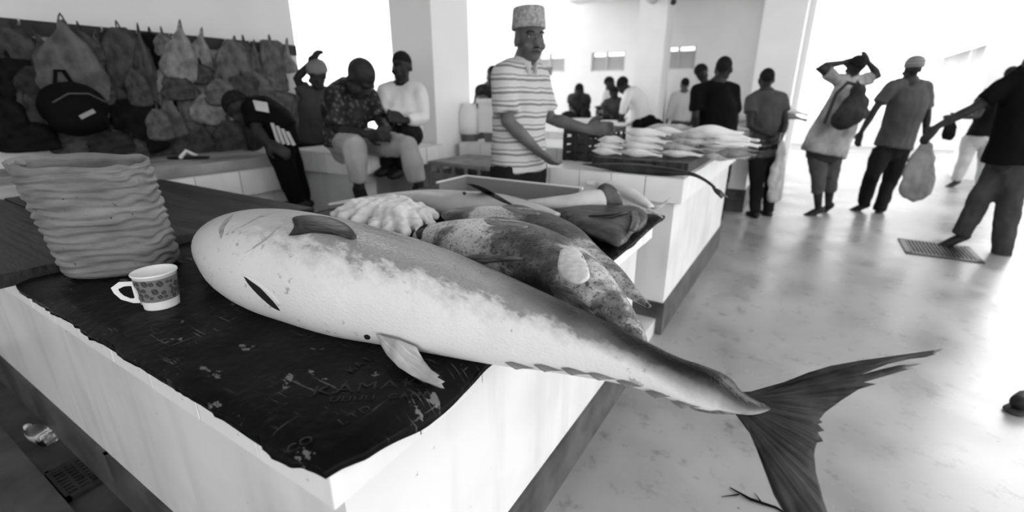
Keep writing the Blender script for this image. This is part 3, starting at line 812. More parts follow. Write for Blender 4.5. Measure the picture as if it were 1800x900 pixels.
patch(poly([(880, 362), (905, 359), (930, 364), (950, 376), (925, 378), (898, 372)]), fin_mat('grouper_fin'), 'dorsal_fin', g2, .001, org=(865, 360))
bv = bv_big

# white offal lump: folded pale flesh
def lump(name, label, cat, px, zs, rs, m, disp=.02, voxel=.008, seed=1, dscale=.05):
    base = at(px[0][0], px[0][1], z=MZ)
    mb = MB()
    for (u, v), z, r in zip(px, zs, rs): mb.ell(at(u, v, z=z), (r, r, r*.75), n=14, m=10)
    o = obj(name, remesh(mb, voxel, base, 4, disp, dscale, seed), m); o.location = base
    return tag(o, label, cat)
FLESH = mat('pale_flesh', .78, .6, .62, 9, 4, coat=.1)
ov = root('fish_offal', 'folded white lump of fish offal behind the huge fish', 'offal', at(680, 390, z=MZ))
mbx = MB(); rr_ = random.Random(5)
for k, (u1, v1, r) in enumerate(((588, 376, .045), (606, 384, .05), (630, 394, .055), (655, 402, .055), (682, 408, .052), (708, 410, .05), (735, 404, .052), (756, 392, .05), (764, 378, .045))):
    a_, b_ = at(686+k, 353, z=.925), at(u1, v1, z=.885+.006*(k % 2))
    ml = a_.lerp(b_, .55)+V(0, 0, .012)
    mbx.tube([a_, ml, b_], [r*.55, r*rr_.uniform(.5, .8), r*rr_.uniform(.4, .6)], 12)
mbx.ell(at(690, 362, z=.90), (.10, .10, .045)); mbx.ell(at(640, 375, z=.88), (.10, .08, .04)); mbx.ell(at(725, 378, z=.88), (.08, .08, .04))
obj('folds', remesh(mbx, .006, ov.location, 3, .016, .055, 2), FLESH, ov)
# big smooth grey carcass at the back
carc, c3, gm3 = outline_fish('smooth grey fish carcass lying at the back of the black mat',
    [(575, 356, 578, 364), (615, 347, 620, 362), (670, 334, 678, 366), (740, 321, 752, 380), (800, 318, 812, 400), (860, 322, 868, 405), (910, 335, 905, 400), (950, 352, 940, 390), (985, 372, 975, 385)],
    mat('grey_carcass_skin', .48, .38, .36, 6, 4, coat=.4, bump=.2, bscale=30), 0, lambda q: .905, sq=.55)
bv = BVHTree.FromPolygons([tuple(v) for v in gm3.v], gm3.f)
patch(poly([(818, 322), (840, 325), (865, 337), (890, 352), (905, 362), (885, 356), (860, 344), (838, 332)]), fin_mat('black_fin', .008, .05), 'dark_fin', carc, .006)
patch(poly([(812, 339), (817, 337), (820, 340), (816, 343)], 16), BLACK, 'eye', carc, .002)
bv = bv_big
# shallow white tray behind
tc_ = V(-1.24, 2.12, MZ)
ty = root('tray', 'shallow white plastic tray at the back edge of the black mat', 'tray', tc_)
WP = mat('white_plastic', .8, .4)
x0, x1, y0, y1 = -1.62, -.92, 1.88, 2.13
b = MB().box(x0, x1, y0, y1, MZ, MZ+.006).box(x0, x1, y1-.01, y1, MZ, MZ+.085).box(x0, x1, y0, y0+.01, MZ, MZ+.05).box(x0, x0+.01, y0, y1, MZ, MZ+.085).box(x1-.01, x1, y0, y1, MZ, MZ+.06)
part('basin', b, mat('grey_tray_basin', .22, .4), ty)  # basin plain grey, darker than the white rim
part('rim', MB().box(x0-.012, x1+.012, y1, y1+.015, MZ+.078, MZ+.09).box(x0-.015, x0, y0, y1, MZ+.078, MZ+.09), WP, ty)
# cut fish: pale tail piece with dark round cut face
CUT = mat('dark_cut_flesh', .035, .3, .11, 18, 4, coat=.6, bump=.4, bscale=40)
tpc, c4, gm4 = outline_fish('pale fish piece cut through, dark round cut face showing',
    [(925, 350, 930, 362), (960, 343, 970, 372), (1000, 336, 1012, 378), (1030, 328, 1045, 380), (1052, 325, 1060, 378)],
    mat('pale_piece_skin', .62, .4, .45, 9, 4, coat=.3), 0, lambda q: .905+.012*q, n=30, sq=.7)
fc = c4[-1]; ca = (c4[-1]-c4[-6]).normalized()
ca = (ca+(CAM-fc).normalized()*.9).normalized()
mb = MB(); ring = []
P3 = [on_plane(u, v, fc, (CAM-fc).normalized()) for u, v in poly([(1036, 362), (1040, 345), (1050, 330), (1062, 322), (1075, 325), (1088, 337), (1094, 352), (1094, 366), (1080, 366), (1065, 362), (1050, 370)])]
obj('cut_face', blade(P3, fc, .03, 6, off=tpc.location, normal=(CAM-fc).normalized()), CUT, tpc, True)
# dark fillet slab
fl = root('fish_fillet', 'dark opened fish fillet slab at the mat edge', 'fillet', at(1090, 400, z=MZ))
P3 = [at(u, v, z=.89) for u, v in poly([(975, 372), (1020, 366), (1070, 366), (1120, 368), (1138, 380), (1132, 396), (1112, 410), (1100, 426), (1082, 432), (1068, 424), (1040, 412), (1005, 396)], 48)]
obj('slab', blade(P3, at(960, 380, z=.89), .055, 9, off=fl.location), fin_mat('fillet_flesh', .02, .13, 14), fl, True)
mb = MB().tube([at(1114, 372, z=.925), at(1118, 388, z=.92), at(1112, 404, z=.915)], [.014, .017, .012], 8, flat=(V(1, 0, 0), [.5]*3))
obj('rib_flap', mb.mesh('f', fl.location), CUT, fl, True)
mb = MB().tube([at(1038, 380, z=.918), at(1070, 381, z=.92), at(1100, 374, z=.92)], [.010, .018, .01], 8, flat=(V(1, 0, 0), [.6]*3))
obj('blood_line', mb.mesh('f', fl.location), mat('dark_blood', .006, .15, coat=.6), fl, True)
# slim white fish behind the fillet with a thin tail
sl, c5, gm5 = outline_fish('slim white fish with thin forked tail beyond the dark fillet',
    [(1028, 318, 1030, 326), (1055, 312, 1060, 335), (1085, 318, 1090, 348), (1110, 330, 1112, 358), (1132, 346, 1130, 366), (1146, 359, 1143, 370)],
    mat('white_fish_skin', .78, .35, .66, 12, 3, coat=.4), 0, lambda q: .90, n=30, sq=.7)
e = c5[-1]
for pts in (((1140, 362), (1162, 358), (1175, 350), (1164, 364), (1150, 368)), ((1138, 366), (1155, 372), (1166, 384), (1150, 376), (1136, 371))):
    obj('tail_fin', blade([on_plane(u, v, e, V(0, 0, 1)) for u, v in poly(pts, 20)], e, .003, 3, off=sl.location), FINP, sl, True)

# ------------------------------------------------------------------ goods on the second counter
FS = [mat('silver_fish_pale', .84, .4, .74, 5, 3, coat=.3), mat('silver_fish_grey', .30, .4, .5, 5, 3, coat=.3), mat('silver_fish_dark', .10, .4, .22, 5, 3, coat=.3)]
def small_fish_proto(m, name='fish'):
    t = root(name, 'x', 'fish')
    st = interp([(0, .004, .006), (.06, .045, .055), (.2, .085, .10), (.4, .10, .115), (.6, .08, .09), (.78, .045, .05), (.9, .02, .026), (.95, .012, .03)], 26)
    c_ = [V(k/26*.95, 0, .02*math.sin(k/26*PI)) for k in range(27)]
    me, _ = loft_fish(c_, [s[1]*1.15 for s in st], [s[2]*1.0 for s in st], V(0, -1, 0), n=18)
    obj('body', me, m, t, True)
    tl = [(.92, .0), (.98, .035), (1.12, .11), (1.06, .03), (1.04, 0), (1.06, -.03), (1.12, -.11), (.98, -.035)]
    obj('tail_fin', blade([V(x, y, 0) for x, y in tl], V(.9, 0, 0), .006, 2), FIND, t, True)
    obj('dorsal_fin', blade([V(x, y, .012) for x, y in ((.36, .09), (.45, .15), (.6, .10), (.62, .07))], V(.36, .08, .01), .006, 2), FIND, t, True)
    return t
protos = [small_fish_proto(m) for m in FS]; used = [False]*3
def put_fish(kind, u, v, z, ang, L, label, group, pitch=0, D=None):
    o = protos[kind] if not used[kind] else copy_tree(protos[kind]); used[kind] = True
    o.location = at(u, v, z=z) if D is None else at(u, v, D=D); o.rotation_euler = (0, pitch, ang); o.scale = (L, L, L)
    o['label'] = label; o['group'] = group; return o
rb = root('cutting_board', 'black board holding the piles of small silver fish', 'board', (-.95, 3.3, MT+.004))
for k in range(3):
    x0 = -1.13+.195*k
    obj('plank', bevel_mesh(MB().box(x0, x0+.192, 2.78, 4.6, MT+.004, MT+.062).mesh('p', rb.location), .004, 1), mat('black_board', .02, .4, .05, 5, 4, stretch=(6, 1, 1)), rb)
LAY = ['bottom', 'second', 'third', 'fourth', 'topmost']
def stack(rows_, y, name, grp, ang=-.04, back=1):
    for r_ in range(back+1):
        for k, (u0, v, lp, kd) in enumerate(rows_):
            o = protos[kd] if not used[kd] else copy_tree(protos[kd]); used[kd] = True
            p = at(u0, v, y=y); L = lp*zc(p)/CF/.98
            o.location = p+V(R.uniform(-.01, .01)*r_, .11*r_, -.006*r_); o.scale = (L, L, max(L, .26)*.95)
            o.rotation_euler = (0, R.uniform(-.02, .03)+.03, ang+R.uniform(-.05, .05))
            w = 'topmost' if k == len(rows_)-1 and k > 1 else LAY[k]
            o['label'] = '%s %s fish of %s%s' % (w, ('pale', 'grey', 'dark')[kd], name, '' if r_ == 0 else ', rear row'); o['group'] = grp
G1, G2, G3 = 'pale fish stacks on the black board', 'heaped grey fish', 'spilling tail-out fish'
stack([(1040, 265, 58, 0), (1044, 256, 54, 0), (1050, 246, 50, 0)], 2.9, 'the short stack beside the black crate', G1)
stack([(1087, 266, 80, 0), (1089, 255, 78, 0), (1100, 244, 72, 0), (1097, 233, 74, 0)], 2.92, 'the tall stack at the board front', G1)
stack([(1160, 268, 72, 0), (1163, 258, 70, 1), (1180, 247, 72, 1), (1186, 238, 66, 1)], 2.98, 'the mixed heap at the board corner', G2, -.10)
stack([(1222, 264, 62, 1), (1226, 252, 76, 0), (1232, 242, 80, 0), (1206, 230, 92, 0)], 3.25, 'the long heap towards the aisle', G2, .05)
stack([(1150, 252, 70, 0), (1155, 240, 70, 1), (1140, 230, 66, 0)], 3.30, 'the hidden heap behind the tall stack', G2, .0)
stack([(1262, 262, 62, 2), (1256, 252, 72, 0), (1262, 243, 66, 0)], 3.6, 'the slender tails over the far board end', G3, .12, 2)
stack([(1236, 274, 70, 1), (1252, 270, 70, 2)], 3.05, 'the loose tails drooping past the corner', G3, .2, 2)
for k in range(3):
    if not used[k]: bpy.data.objects.remove(protos[k])
# long dark fish along the front edge of the counter
st = interp([(0, .004), (.1, .022), (.3, .036), (.55, .04), (.75, .032), (.92, .014), (1, .01)], 40)
a, b_ = V(-1.14, 2.66, MT+.03), V(-.52, 2.64, MT+.028)
lcl = []
for k in range(41):
    q = k/40; f_ = max(0, q-.80)/.20
    p = a.lerp(b_, min(1, q/.80))+V(.15*f_, -.02*f_, -.06*f_**1.8); lcl.append(p)
lf = root('fish', 'long slender black fish along the tiled counter edge, tail drooping over the corner', 'fish', (a.x, a.y, MT))
me, _ = loft_fish(lcl, [s[1] for s in st], [s[1]*.72 for s in st], V(0, -1, 0), n=20, off=lf.location)
obj('body', me, mat('black_fish_skin', .012, .3, .04, 10, 3, coat=.4), lf, True)
e = lcl[-1]
obj('tail_fin', blade([e+V(*q) for q in ((-.02, 0, .008), (.03, .01, -.012), (.07, .02, -.05), (.05, .0, -.04), (.04, -.02, -.05), (.0, -.01, -.02))], e, .004, 3, off=lf.location, normal=V(.6, -.2, .7).normalized()), FIND, lf, True)

# crates
def crate(name, label, x0, x1, y0, y1, z0, z1, m, nx=5, ny=4, rows=3, lid=None):
    t = root(name, label, 'crate', ((x0+x1)/2, (y0+y1)/2, z0)); w = .012
    part('floor_panel', MB().box(x0+w, x1-w, y0+w, y1-w, z0, z0+w), m, t)
    part('rim', MB().box(x0-.008, x1+.008, y0-.008, y0+w, z1-.03, z1).box(x0-.008, x1+.008, y1-w, y1+.008, z1-.03, z1).box(x0-.008, x0+w, y0, y1, z1-.03, z1).box(x1-w, x1+.008, y0, y1, z1-.03, z1), m, t)
    for k in range(nx+1):
        x = x0+(x1-x0)*k/nx
        for y in (y0, y1): part('rib', MB().box(x-.012, x+.012, y-.006, y+.010, z0, z1-.03), m, t)
    for k in range(ny+1):
        y = y0+(y1-y0)*k/ny
        for x in (x0, x1): part('rib', MB().box(x-.006, x+.010, y-.012, y+.012, z0, z1-.03), m, t)
    for k in range(rows):
        z = z0+.01+(z1-z0-.05)*k/rows; h = (z1-z0-.05)/rows*.72
        part('side_panel', MB().box(x0, x1, y0, y0+.006, z, z+h), m, t); part('side_panel', MB().box(x0, x1, y1-.006, y1, z, z+h), m, t)
        part('side_panel', MB().box(x0, x0+.006, y0, y1, z, z+h), m, t); part('side_panel', MB().box(x1-.006, x1, y0, y1, z, z+h), m, t)
    if lid:
        for k in range(lid):
            y = y0+(y1-y0)*(k+.5)/lid; part('lid_slat', MB().box(x0, x1, y-(y1-y0)/lid*.36, y+(y1-y0)/lid*.36, z1-.012, z1+.004), m, t)
    return t
crate('plastic_crate', 'black slatted plastic crate at the end of the fish counter', -1.40, -1.16, 2.95, 3.45, MT+.004, MT+.21, mat('black_crate', .02, .4, .05, 9, 3), nx=3, ny=4)
GC = mat('grey_crate', .20, .5, .32, 9, 3)
c0 = at(757, 283, z=.85)
crate('plastic_crate', 'grey slatted crate with slatted lid beside the tiled bench', c0.x, c0.x+.78, c0.y-.02, c0.y+.55, .44, .85, GC, nx=6, ny=4, rows=2, lid=9)
crate('plastic_crate', 'lower grey crate under the slatted crate', c0.x, c0.x+.78, c0.y-.02, c0.y+.55, .0, .43, GC, nx=6, ny=4, rows=2)

# ------------------------------------------------------------------ people
SKIN = mat('dark_brown_skin', .018, .5, .034, 9, 3, spec=.15)
SKIN2 = mat('brown_skin', .085, .5, .13, 9, 3, spec=.25)
HAIR = mat('black_hair', .010, .9, .020, 60, 2, spec=.05)
EYEW = mat('eye_white', .5, .3); EYEB = mat('eye_dark', .005, .2)
SHOE = mat('dark_shoe', .015, .5)
RGT, FWD = V(cc, cs, 0), V(-cs, cc, 0)
def basis(f, up=V(0, 0, 1)):
    f = f.normalized(); r = f.cross(up).normalized(); u = r.cross(f); return Matrix((r, f, u)).transposed()
def hand(mb, w, d, palm_n, s=1.0, curl=.5):
    """palm and five fingers; d = pointing direction, palm_n = palm normal"""
    d = d.normalized(); pn = (palm_n-d*palm_n.dot(d)).normalized(); sd = d.cross(pn)
    c = w+d*.045*s
    mb.tube([w, w+d*.03*s, w+d*.075*s], [.024*s, .034*s, .038*s], 10, flat=(sd, [.75, .5, .42]))
    for k, (o, L) in enumerate(((-.028, .062), (-.009, .074), (.010, .070), (.028, .055))):
        b0 = w+d*.078*s+sd*o*s; a1 = d; a2 = (d*math.cos(curl)+pn*math.sin(curl)); a3 = (d*math.cos(curl*2)+pn*math.sin(curl*2))
        p1 = b0+a1*L*.4*s; p2 = p1+a2*L*.35*s; p3 = p2+a3*L*.3*s
        mb.tube([b0-d*.02*s, b0, p1, p2, p3], [.0095*s, .0095*s, .009*s, .0085*s, .0075*s], 8)
    t0 = w+d*.022*s-sd*.03*s; t1 = t0+(d*.7-sd*.7+pn*.3).normalized()*.035*s; t2 = t1+(d*.95-sd*.1+pn*.4).normalized()*.03*s
    mb.tube([t0, t1, t2], [.012*s, .0105*s, .009*s], 8)
def person(label, D=None, u=None, foot=None, h=1.7, face=0, z0=0, J={}, look=None, tilt=0, skin=SKIN, shirt=None, sleeve=.55, trousers=None, shoes=SHOE, hat=None, hair=True, vox=.011, hem=.0, leg_end=1.0, waist_shift=0, detail=False, collar=None, wide=1.0, group=None, hsc=1.0, tails=0, cvox=.014, name='person', seatd=None):
    """face: 0 towards the camera, 90 towards the viewer's right, 180 away. J overrides joints with (u, v, depth offset)."""
    if foot is not None: p0 = at(foot[0], foot[1], z=z0); D = -p0.x*cs+p0.y*cc
    else: p0 = at(u, 300, D=D); p0.z = z0
    a = math.radians(face); f = (-FWD*math.cos(a)+RGT*math.sin(a)).normalized(); left = V(0, 0, 1).cross(f)   # the person's left hand side
    S = h/1.7
    g = {'head': p0+V(0, 0, .925*h)+f*.02, 'neck': p0+V(0, 0, .835*h), 'chest': p0+V(0, 0, .74*h), 'waist': p0+V(0, 0, .62*h), 'hip': p0+V(0, 0, .535*h)}
    for s, n in ((1, 'L'), (-1, 'R')):
        g['sh'+n] = p0+left*s*.112*h+V(0, 0, .812*h); g['el'+n] = p0+left*s*.15*h+V(0, 0, .63*h)-f*.02; g['wr'+n] = p0+left*s*.155*h+f*.06+V(0, 0, .48*h)
        g['hp'+n] = p0+left*s*.055*h+V(0, 0, .525*h); g['kn'+n] = p0+left*s*.06*h+f*.015+V(0, 0, .285*h); g['an'+n] = p0+left*s*.06*h-f*.01+V(0, 0, .05*h)
        g['ft'+n] = None; g['ha'+n] = None
    for k, q in J.items():
        g[k] = at(q[0], q[1], D=D+(q[2] if len(q) > 2 else 0))
    if 'hip' in J:
        for s, n in ((1, 'L'), (-1, 'R')):
            if 'hp'+n not in J: g['hp'+n] = g['hip']+left*s*.055*h
    if 'hpL' in J and 'hip' not in J: g['hip'] = (g['hpL']+g['hpR'])/2
    if 'shL' in J and 'neck' not in J: g['neck'] = (g['shL']+g['shR'])/2+V(0, 0, .02*h)
    if 'chest' not in J: g['chest'] = g['neck'].lerp(g['hip'], .36)
    if 'waist' not in J: g['waist'] = g['neck'].lerp(g['hip'], .70)+f*waist_shift
    base = V(p0.x, p0.y, min(z0, p0.z)) if seatd is None else V(g['hip'].x, g['hip'].y, seatd)
    t = root(name, label, 'person', base, group=group)
    lf = look if look is not None else face
    a2 = math.radians(lf); hf = (-FWD*math.cos(a2)+RGT*math.sin(a2)); hf = (hf*math.cos(math.radians(tilt))-V(0, 0, 1)*math.sin(math.radians(tilt))).normalized()
    M = basis(hf); H = g['head']; hs = S*hsc
    W = (g['shL']-g['shR']); Wn = W.normalized(); sw = W.length
    hv = (g['head']-g['neck']).normalized()
    # ---- body
    mb = MB()
    mb.ell(H+M @ V(0, -.012, .03)*hs, (.074*hs, .095*hs, .088*hs), M); mb.ell(H+M @ V(0, .022, -.045)*hs, (.058*hs, .066*hs, .072*hs), M)
    mb.ell(H+M @ V(0, .05, -.085)*hs, (.035*hs, .035*hs, .028*hs), M)
    mb.ell(H+M @ V(0, .092, -.022)*hs, (.017*hs, .022*hs, .024*hs), M, 8, 6); mb.ell(H+M @ V(0, .083, -.062)*hs, (.027*hs, .018*hs, .013*hs), M, 8, 6)
    mb.ell(H+M @ V(0, .078, .028)*hs, (.05*hs, .018*hs, .013*hs), M, 8, 6)
    for s in (-1, 1):
        mb.ell(H+M @ V(.076*s, -.008, -.01)*hs, (.010*hs, .02*hs, .032*hs), M, 8, 6); mb.ell(H+M @ V(.04*s, .062, -.035)*hs, (.026*hs, .022*hs, .022*hs), M, 8, 6)
    mb.tube([g['neck']-hv*.03, g['neck'].lerp(H, .5), H+M @ V(0, -.02, -.03)*hs], [.060*S, .052*S, .050*S], 12)
    def torso(e, top=True):
        pts = [g['hip'], g['waist'], g['chest'], g['neck']-(g['neck']-g['chest']).normalized()*.035*S]
        wd = [.165*S*wide+e, .150*S*wide+e, max(.16*S, sw*.47)*1.0+e, max(.10*S, sw*.36)+e]
        return pts, wd, [.70, .70, .62, .55]
    pts, wd, fl = torso(0)
    mb.tube(pts, [w_*.93 for w_ in wd], 16, flat=(Wn, fl))
    mb.tube([g['shR'], g['neck'].lerp(g['shR'], .5), g['neck'], g['neck'].lerp(g['shL'], .5), g['shL']], [.050*S, .054*S, .056*S, .054*S, .050*S], 12)
    for n, s in (('L', 1), ('R', -1)):
        sh, el, wr = g['sh'+n], g['el'+n], g['wr'+n]
        mb.tube([sh, sh.lerp(el, .4), el, el.lerp(wr, .3), wr], [.050*S, .046*S, .038*S, .040*S, .026*S], 12)
        hd = (g['ha'+n]-wr) if g['ha'+n] is not None else (wr-el)
        pn = (hd.cross(Wn)).cross(hd) if True else f
        pn = -(Wn*s)*.8+f*.4
        if abs(pn.normalized().dot(hd.normalized())) > .9: pn = f
        hand(mb, wr, hd, pn, S*1.15)
        hp, kn, an = g['hp'+n], g['kn'+n], g['an'+n]
        mb.tube([hp, hp.lerp(kn, .4), kn, kn.lerp(an, .35), an], [.085*S, .080*S, .058*S, .056*S, .036*S], 12)
        fd = (g['ft'+n]-an) if g['ft'+n] is not None else f*1.0-V(0, 0, 0)
        fd.z = 0 if g['ft'+n] is None else fd.z
        fd.normalize()
        mb.tube([an-fd*.03*S-V(0, 0, .035*S), an+fd*.06*S-V(0, 0, .045*S), an+fd*.14*S-V(0, 0, .05*S)], [.035*S, .038*S, .03*S], 10)
    obj('body', remesh(mb, vox, base, 2), skin, t)
    # ---- clothes
    def hemtube(mbx, pts_, rad_, flat_=None, n=16): mbx.tube(pts_, rad_, n, flat=flat_)
    if shirt:
        mb = MB(); pts, wd, fl = torso(.024*S)
        dn = (g['hip']-g['waist']).normalized()
        P_ = [g['hip']+dn*hem]+pts[1:] if hem else pts
        mb.tube(P_[::-1], wd[::-1], 18, flat=(Wn, [q+.08 for q in fl[::-1]]), caps=False)
        mb.tube([g['shR'], g['neck'].lerp(g['shR'], .5)-hv*.006, g['neck']-hv*.012, g['neck'].lerp(g['shL'], .5)-hv*.006, g['shL']], [.066*S, .070*S, .066*S, .070*S, .066*S], 12)
        for n in 'LR':
            sh, el, wr = g['sh'+n], g['el'+n], g['wr'+n]
            if sleeve <= 1: mb.tube([sh, sh.lerp(el, sleeve*.5), sh.lerp(el, sleeve)], [.066*S, .070*S, .068*S*(1.05 if sleeve < .9 else .85)], 12, caps=False)
            else: mb.tube([sh, sh.lerp(el, .5), el, el.lerp(wr, .5), el.lerp(wr, sleeve-1)], [.066*S, .064*S, .056*S, .05*S, .042*S], 12, caps=False)
        so = obj('shirt', remesh(mb, cvox, base, 3, .012*S, .11, R.random()*50), shirt, t)
    if trousers:
        mb = MB()
        up = (g['waist']-g['hip']).normalized()
        mb.tube([g['hip']+up*.07*S, g['hip'], g['hip']-up*.04*S], [.155*S, .178*S, .15*S], 16, flat=(Wn, [.8, .8, .85]))
        for n in 'LR':
            hp, kn, an = g['hp'+n], g['kn'+n], g['an'+n]
            P_ = [hp, hp.lerp(kn, .45), kn]; r_ = [.105*S, .098*S, .080*S]
            if leg_end > .55:
                e = kn.lerp(an, (leg_end-.5)*2); P_ += [kn.lerp(e, .5), e]; r_ += [.074*S, .066*S]
            mb.tube(P_, r_, 14, caps=False)
        obj('trousers', remesh(mb, cvox, base, 3, .012*S, .09, R.random()*50), trousers, t)
    if shoes:
        for n in 'LR':
            an = g['an'+n]; fd = (g['ft'+n]-an) if g['ft'+n] is not None else f.copy()
            if g['ft'+n] is None: fd.z = 0
            fd.normalize(); mb = MB()
            mb.tube([an-fd*.035*S-V(0, 0, .03*S), an+fd*.05*S-V(0, 0, .035*S), an+fd*.15*S-V(0, 0, .045*S)], [.045*S, .046*S, .04*S], 12, flat=(fd.cross(V(0, 0, 1)), [.9, .8, .65]))
            part('shoe', mb, shoes, t, True)
    if hair:
        mb = MB(); rs = []
        for i in range(8):
            ring = []
            for b in [2*PI*j/20 for j in range(20)]:
                th = .05+PI*(.41+.06*abs(math.cos(b))+.26*max(0, -math.sin(b)))*i/7
                ring.append(H+M @ V(math.sin(th)*math.cos(b)*.0760, math.sin(th)*math.sin(b)*.0972-.013, math.cos(th)*.0905+.031)*hs)
            rs.append(ring)
        mb.rings(rs); part('hair', mb, HAIR, t, True)
    if hat:
        kind, hm = hat; mb = MB()
        if kind == 'kofia':
            rs = []
            for r_, z_ in ((.086, .052), (.088, .055), (.084, .10), (.080, .148), (.076, .153), (.05, .156), (.01, .157)):
                rs.append([H+M @ V(math.cos(b)*r_, math.sin(b)*r_*1.2-.016, z_-.02*math.sin(b)*0-.15*(math.sin(b)*r_)*-.25)*hs for b in [2*PI*j/28 for j in range(28)]])
            mb.rings(rs); part('kofia_cap', mb, hm, t, True)
        else:
            rs = []
            for r_, z_ in ((.084, .02), (.087, .045), (.083, .085), (.066, .118), (.035, .137), (.006, .142)):
                rs.append([H+M @ V(math.cos(b)*r_, math.sin(b)*r_*1.2-.014, z_)*hs for b in [2*PI*j/20 for j in range(20)]])
            mb.rings(rs); part('cap', mb, hm, t, True)
            if kind == 'peak': part('peak', MB().tube([H+M @ V(0, .07, .035)*hs, H+M @ V(0, .17, .02)*hs], [.06*hs, .05*hs], 12, flat=(M @ V(1, 0, 0), [.15, .12])), hm, t, True)
    if detail:
        for s in (-1, 1):
            e = H+M @ V(.031*s, .077, .006)*hs
            part('eye', MB().ell(e, (.011*hs, .007*hs, .0055*hs), M, 10, 6), EYEW, t, True)
            part('pupil', MB().ell(e+M @ V(0, .007, 0)*hs, (.0055*hs, .004*hs, .0055*hs), M, 8, 6), EYEB, t, True)
            part('eyebrow', MB().tube([H+M @ V(.016*s, .090, .027)*hs, H+M @ V(.034*s, .086, .031)*hs, H+M @ V(.05*s, .072, .026)*hs], [.004, .005, .003], 6), HAIR, t, True)
        part('lip', MB().tube([H+M @ V(-.024, .092, -.066)*hs, H+M @ V(0, .103, -.062)*hs, H+M @ V(.024, .092, -.066)*hs], [.004, .007, .004], 8), mat('lip_brown', .05, .4), t, True)
        part('moustache', MB().tube([H+M @ V(-.022, .094, -.048)*hs, H+M @ V(0, .103, -.044)*hs, H+M @ V(.022, .094, -.048)*hs], [.002, .004, .002], 6), HAIR, t, True)
    if collar:
        nk = g['neck']; up = hv
        for s in (-1, 1):
            c_ = nk+up*.0
            fr = (f*.9+left*s*.35).normalized()
            pts_ = [c_-f*.055*S+up*.035, c_+left*s*.066*S+up*.03, c_+fr*.075*S+up*.005, c_+f*.095*S+left*s*.03*S-up*.045]
            part('collar', MB().tube(pts_, [.018*S, .022*S, .026*S, .012*S], 8, flat=(up, [.28]*4)), collar, t, True)
    t['g'] = 0; del t['g']
    return t, g, dict(f=f, left=left, S=S, M=M, H=H, base=base)

def stripe_mat(name, cols, scale, g2=.1):
    m = mat(name, .5, .85); n = N(m); o = n.add('TexCoord').outputs['Object']; s = n.add('SeparateXYZ'); n.link(o, s.inputs[0])
    w = n.math('ADD', s.outputs[2], n.math('MULTIPLY', n.noise(o, 6, 2), .03))
    fr = n.math('FRACT', n.math('MULTIPLY', w, scale)); n.link(n.ramp(fr, cols), n.b.inputs['Base Color']); return m
POLO = stripe_mat('striped_polo', [(0, .50), (.16, .54), (.24, .22), (.36, .16), (.41, .48), (.55, .60), (.60, .28), (.72, .30), (.77, .55), (1, .50)], 15.5)
def plaid():
    m = mat('patterned_dark_polo', .05, .85); n = N(m); o = n.add('TexCoord').outputs['Object']
    v = n.add('TexVoronoi'); v.inputs['Scale'].default_value = 26; n.link(o, v.inputs['Vector'])
    n.link(n.mix(1, n.ramp(v.outputs['Distance'], [(.2, .16), (.5, .035)]), n.ramp(n.noise(o, 9, 3), [(.4, .35), (.6, 1)]), 'MULTIPLY'), n.b.inputs['Base Color']); return m
PLAID = plaid()
def cl(name, g=.1, g2=None): return mat(name, g, .85, g2 if g2 is not None else g*.8, 5, 3, bump=.3, bscale=14, spec=.05)
WHITE = cl('white_cotton', .78, .7); BEIGE = cl('pale_chino', .42, .34); BLK = cl('black_cloth', .006); DARK = cl('charcoal_cloth', .016); MID = cl('mid_grey_cloth', .07, .05)
# 1 seller in the striped polo
pm = person('man in a striped polo and embroidered kofia standing at the fish counter', D=2.75, u=905, h=1.72, face=48, look=22, z0=.10, skin=SKIN2,
    J=dict(head=(931, 70, 0), neck=(917, 116, .03), shR=(884, 132, -.10), shL=(943, 130, .14), elR=(893, 214, -.16), wrR=(944, 264, -.12), haR=(968, 283, -.10), elL=(966, 208, .16), wrL=(1030, 226, .10), haL=(1062, 226, .08), hip=(912, 290, .03), waist=(912, 235, .03), chest=(913, 165, .03)),
    shirt=POLO, sleeve=.82, trousers=DARK, hat=('kofia', mat('kofia_weave', .22, .9, .42, 55, 2, bump=.5, bscale=70)), hair=False, vox=.008, detail=True, collar=cl('polo_collar', .6, .5), hem=.03, cvox=.011)
# 2 seated man bowed over his hands
person('bowed man in a dark patterned polo and rolled pale trousers sitting on the tiled bench', D=3.62, u=620, h=1.74, face=35, look=62, tilt=52, hsc=1.15, seatd=BT, skin=SKIN,
    J=dict(head=(633, 138, -.10), neck=(607, 152, .03), shR=(587, 166, -.10), shL=(648, 168, .18), elR=(592, 228, -.12), wrR=(645, 236, -.30), haR=(676, 240, -.34), elL=(668, 214, .10), wrL=(682, 226, -.22), haL=(668, 238, -.32), hip=(612, 250, .06), chest=(606, 185, .02), waist=(608, 225, .04), hpR=(606, 252, -.02), hpL=(640, 248, .12), knR=(624, 258, -.36), knL=(716, 258, -.22), anR=(632, 330, -.30), anL=(738, 330, -.20), ftR=(640, 352, -.42), ftL=(752, 350, -.32)),
    shirt=PLAID, sleeve=.85, trousers=BEIGE, leg_end=.92, shoes=mat('black_sock', .01, .8), vox=.010, collar=BLK, hair=False)
# 3 man in white against the pillar
person('man in a white long-sleeved shirt sitting against the white pillar', D=4.0, u=705, h=1.70, face=-15, look=-10, seatd=BT,
    J=dict(head=(706, 118, -.02), neck=(708, 150, .05), shR=(678, 160, .03), shL=(737, 160, .03), elR=(676, 200, -.05), wrR=(700, 210, -.22), haR=(690, 205, -.28), elL=(744, 208, -.02), wrL=(712, 212, -.22), haL=(698, 208, -.28), hip=(705, 236, .05), knR=(680, 234, -.26), knL=(714, 240, -.26), anR=(682, 290, -.22), anL=(704, 294, -.22)),
    shirt=WHITE, sleeve=1.85, trousers=DARK, vox=.010)
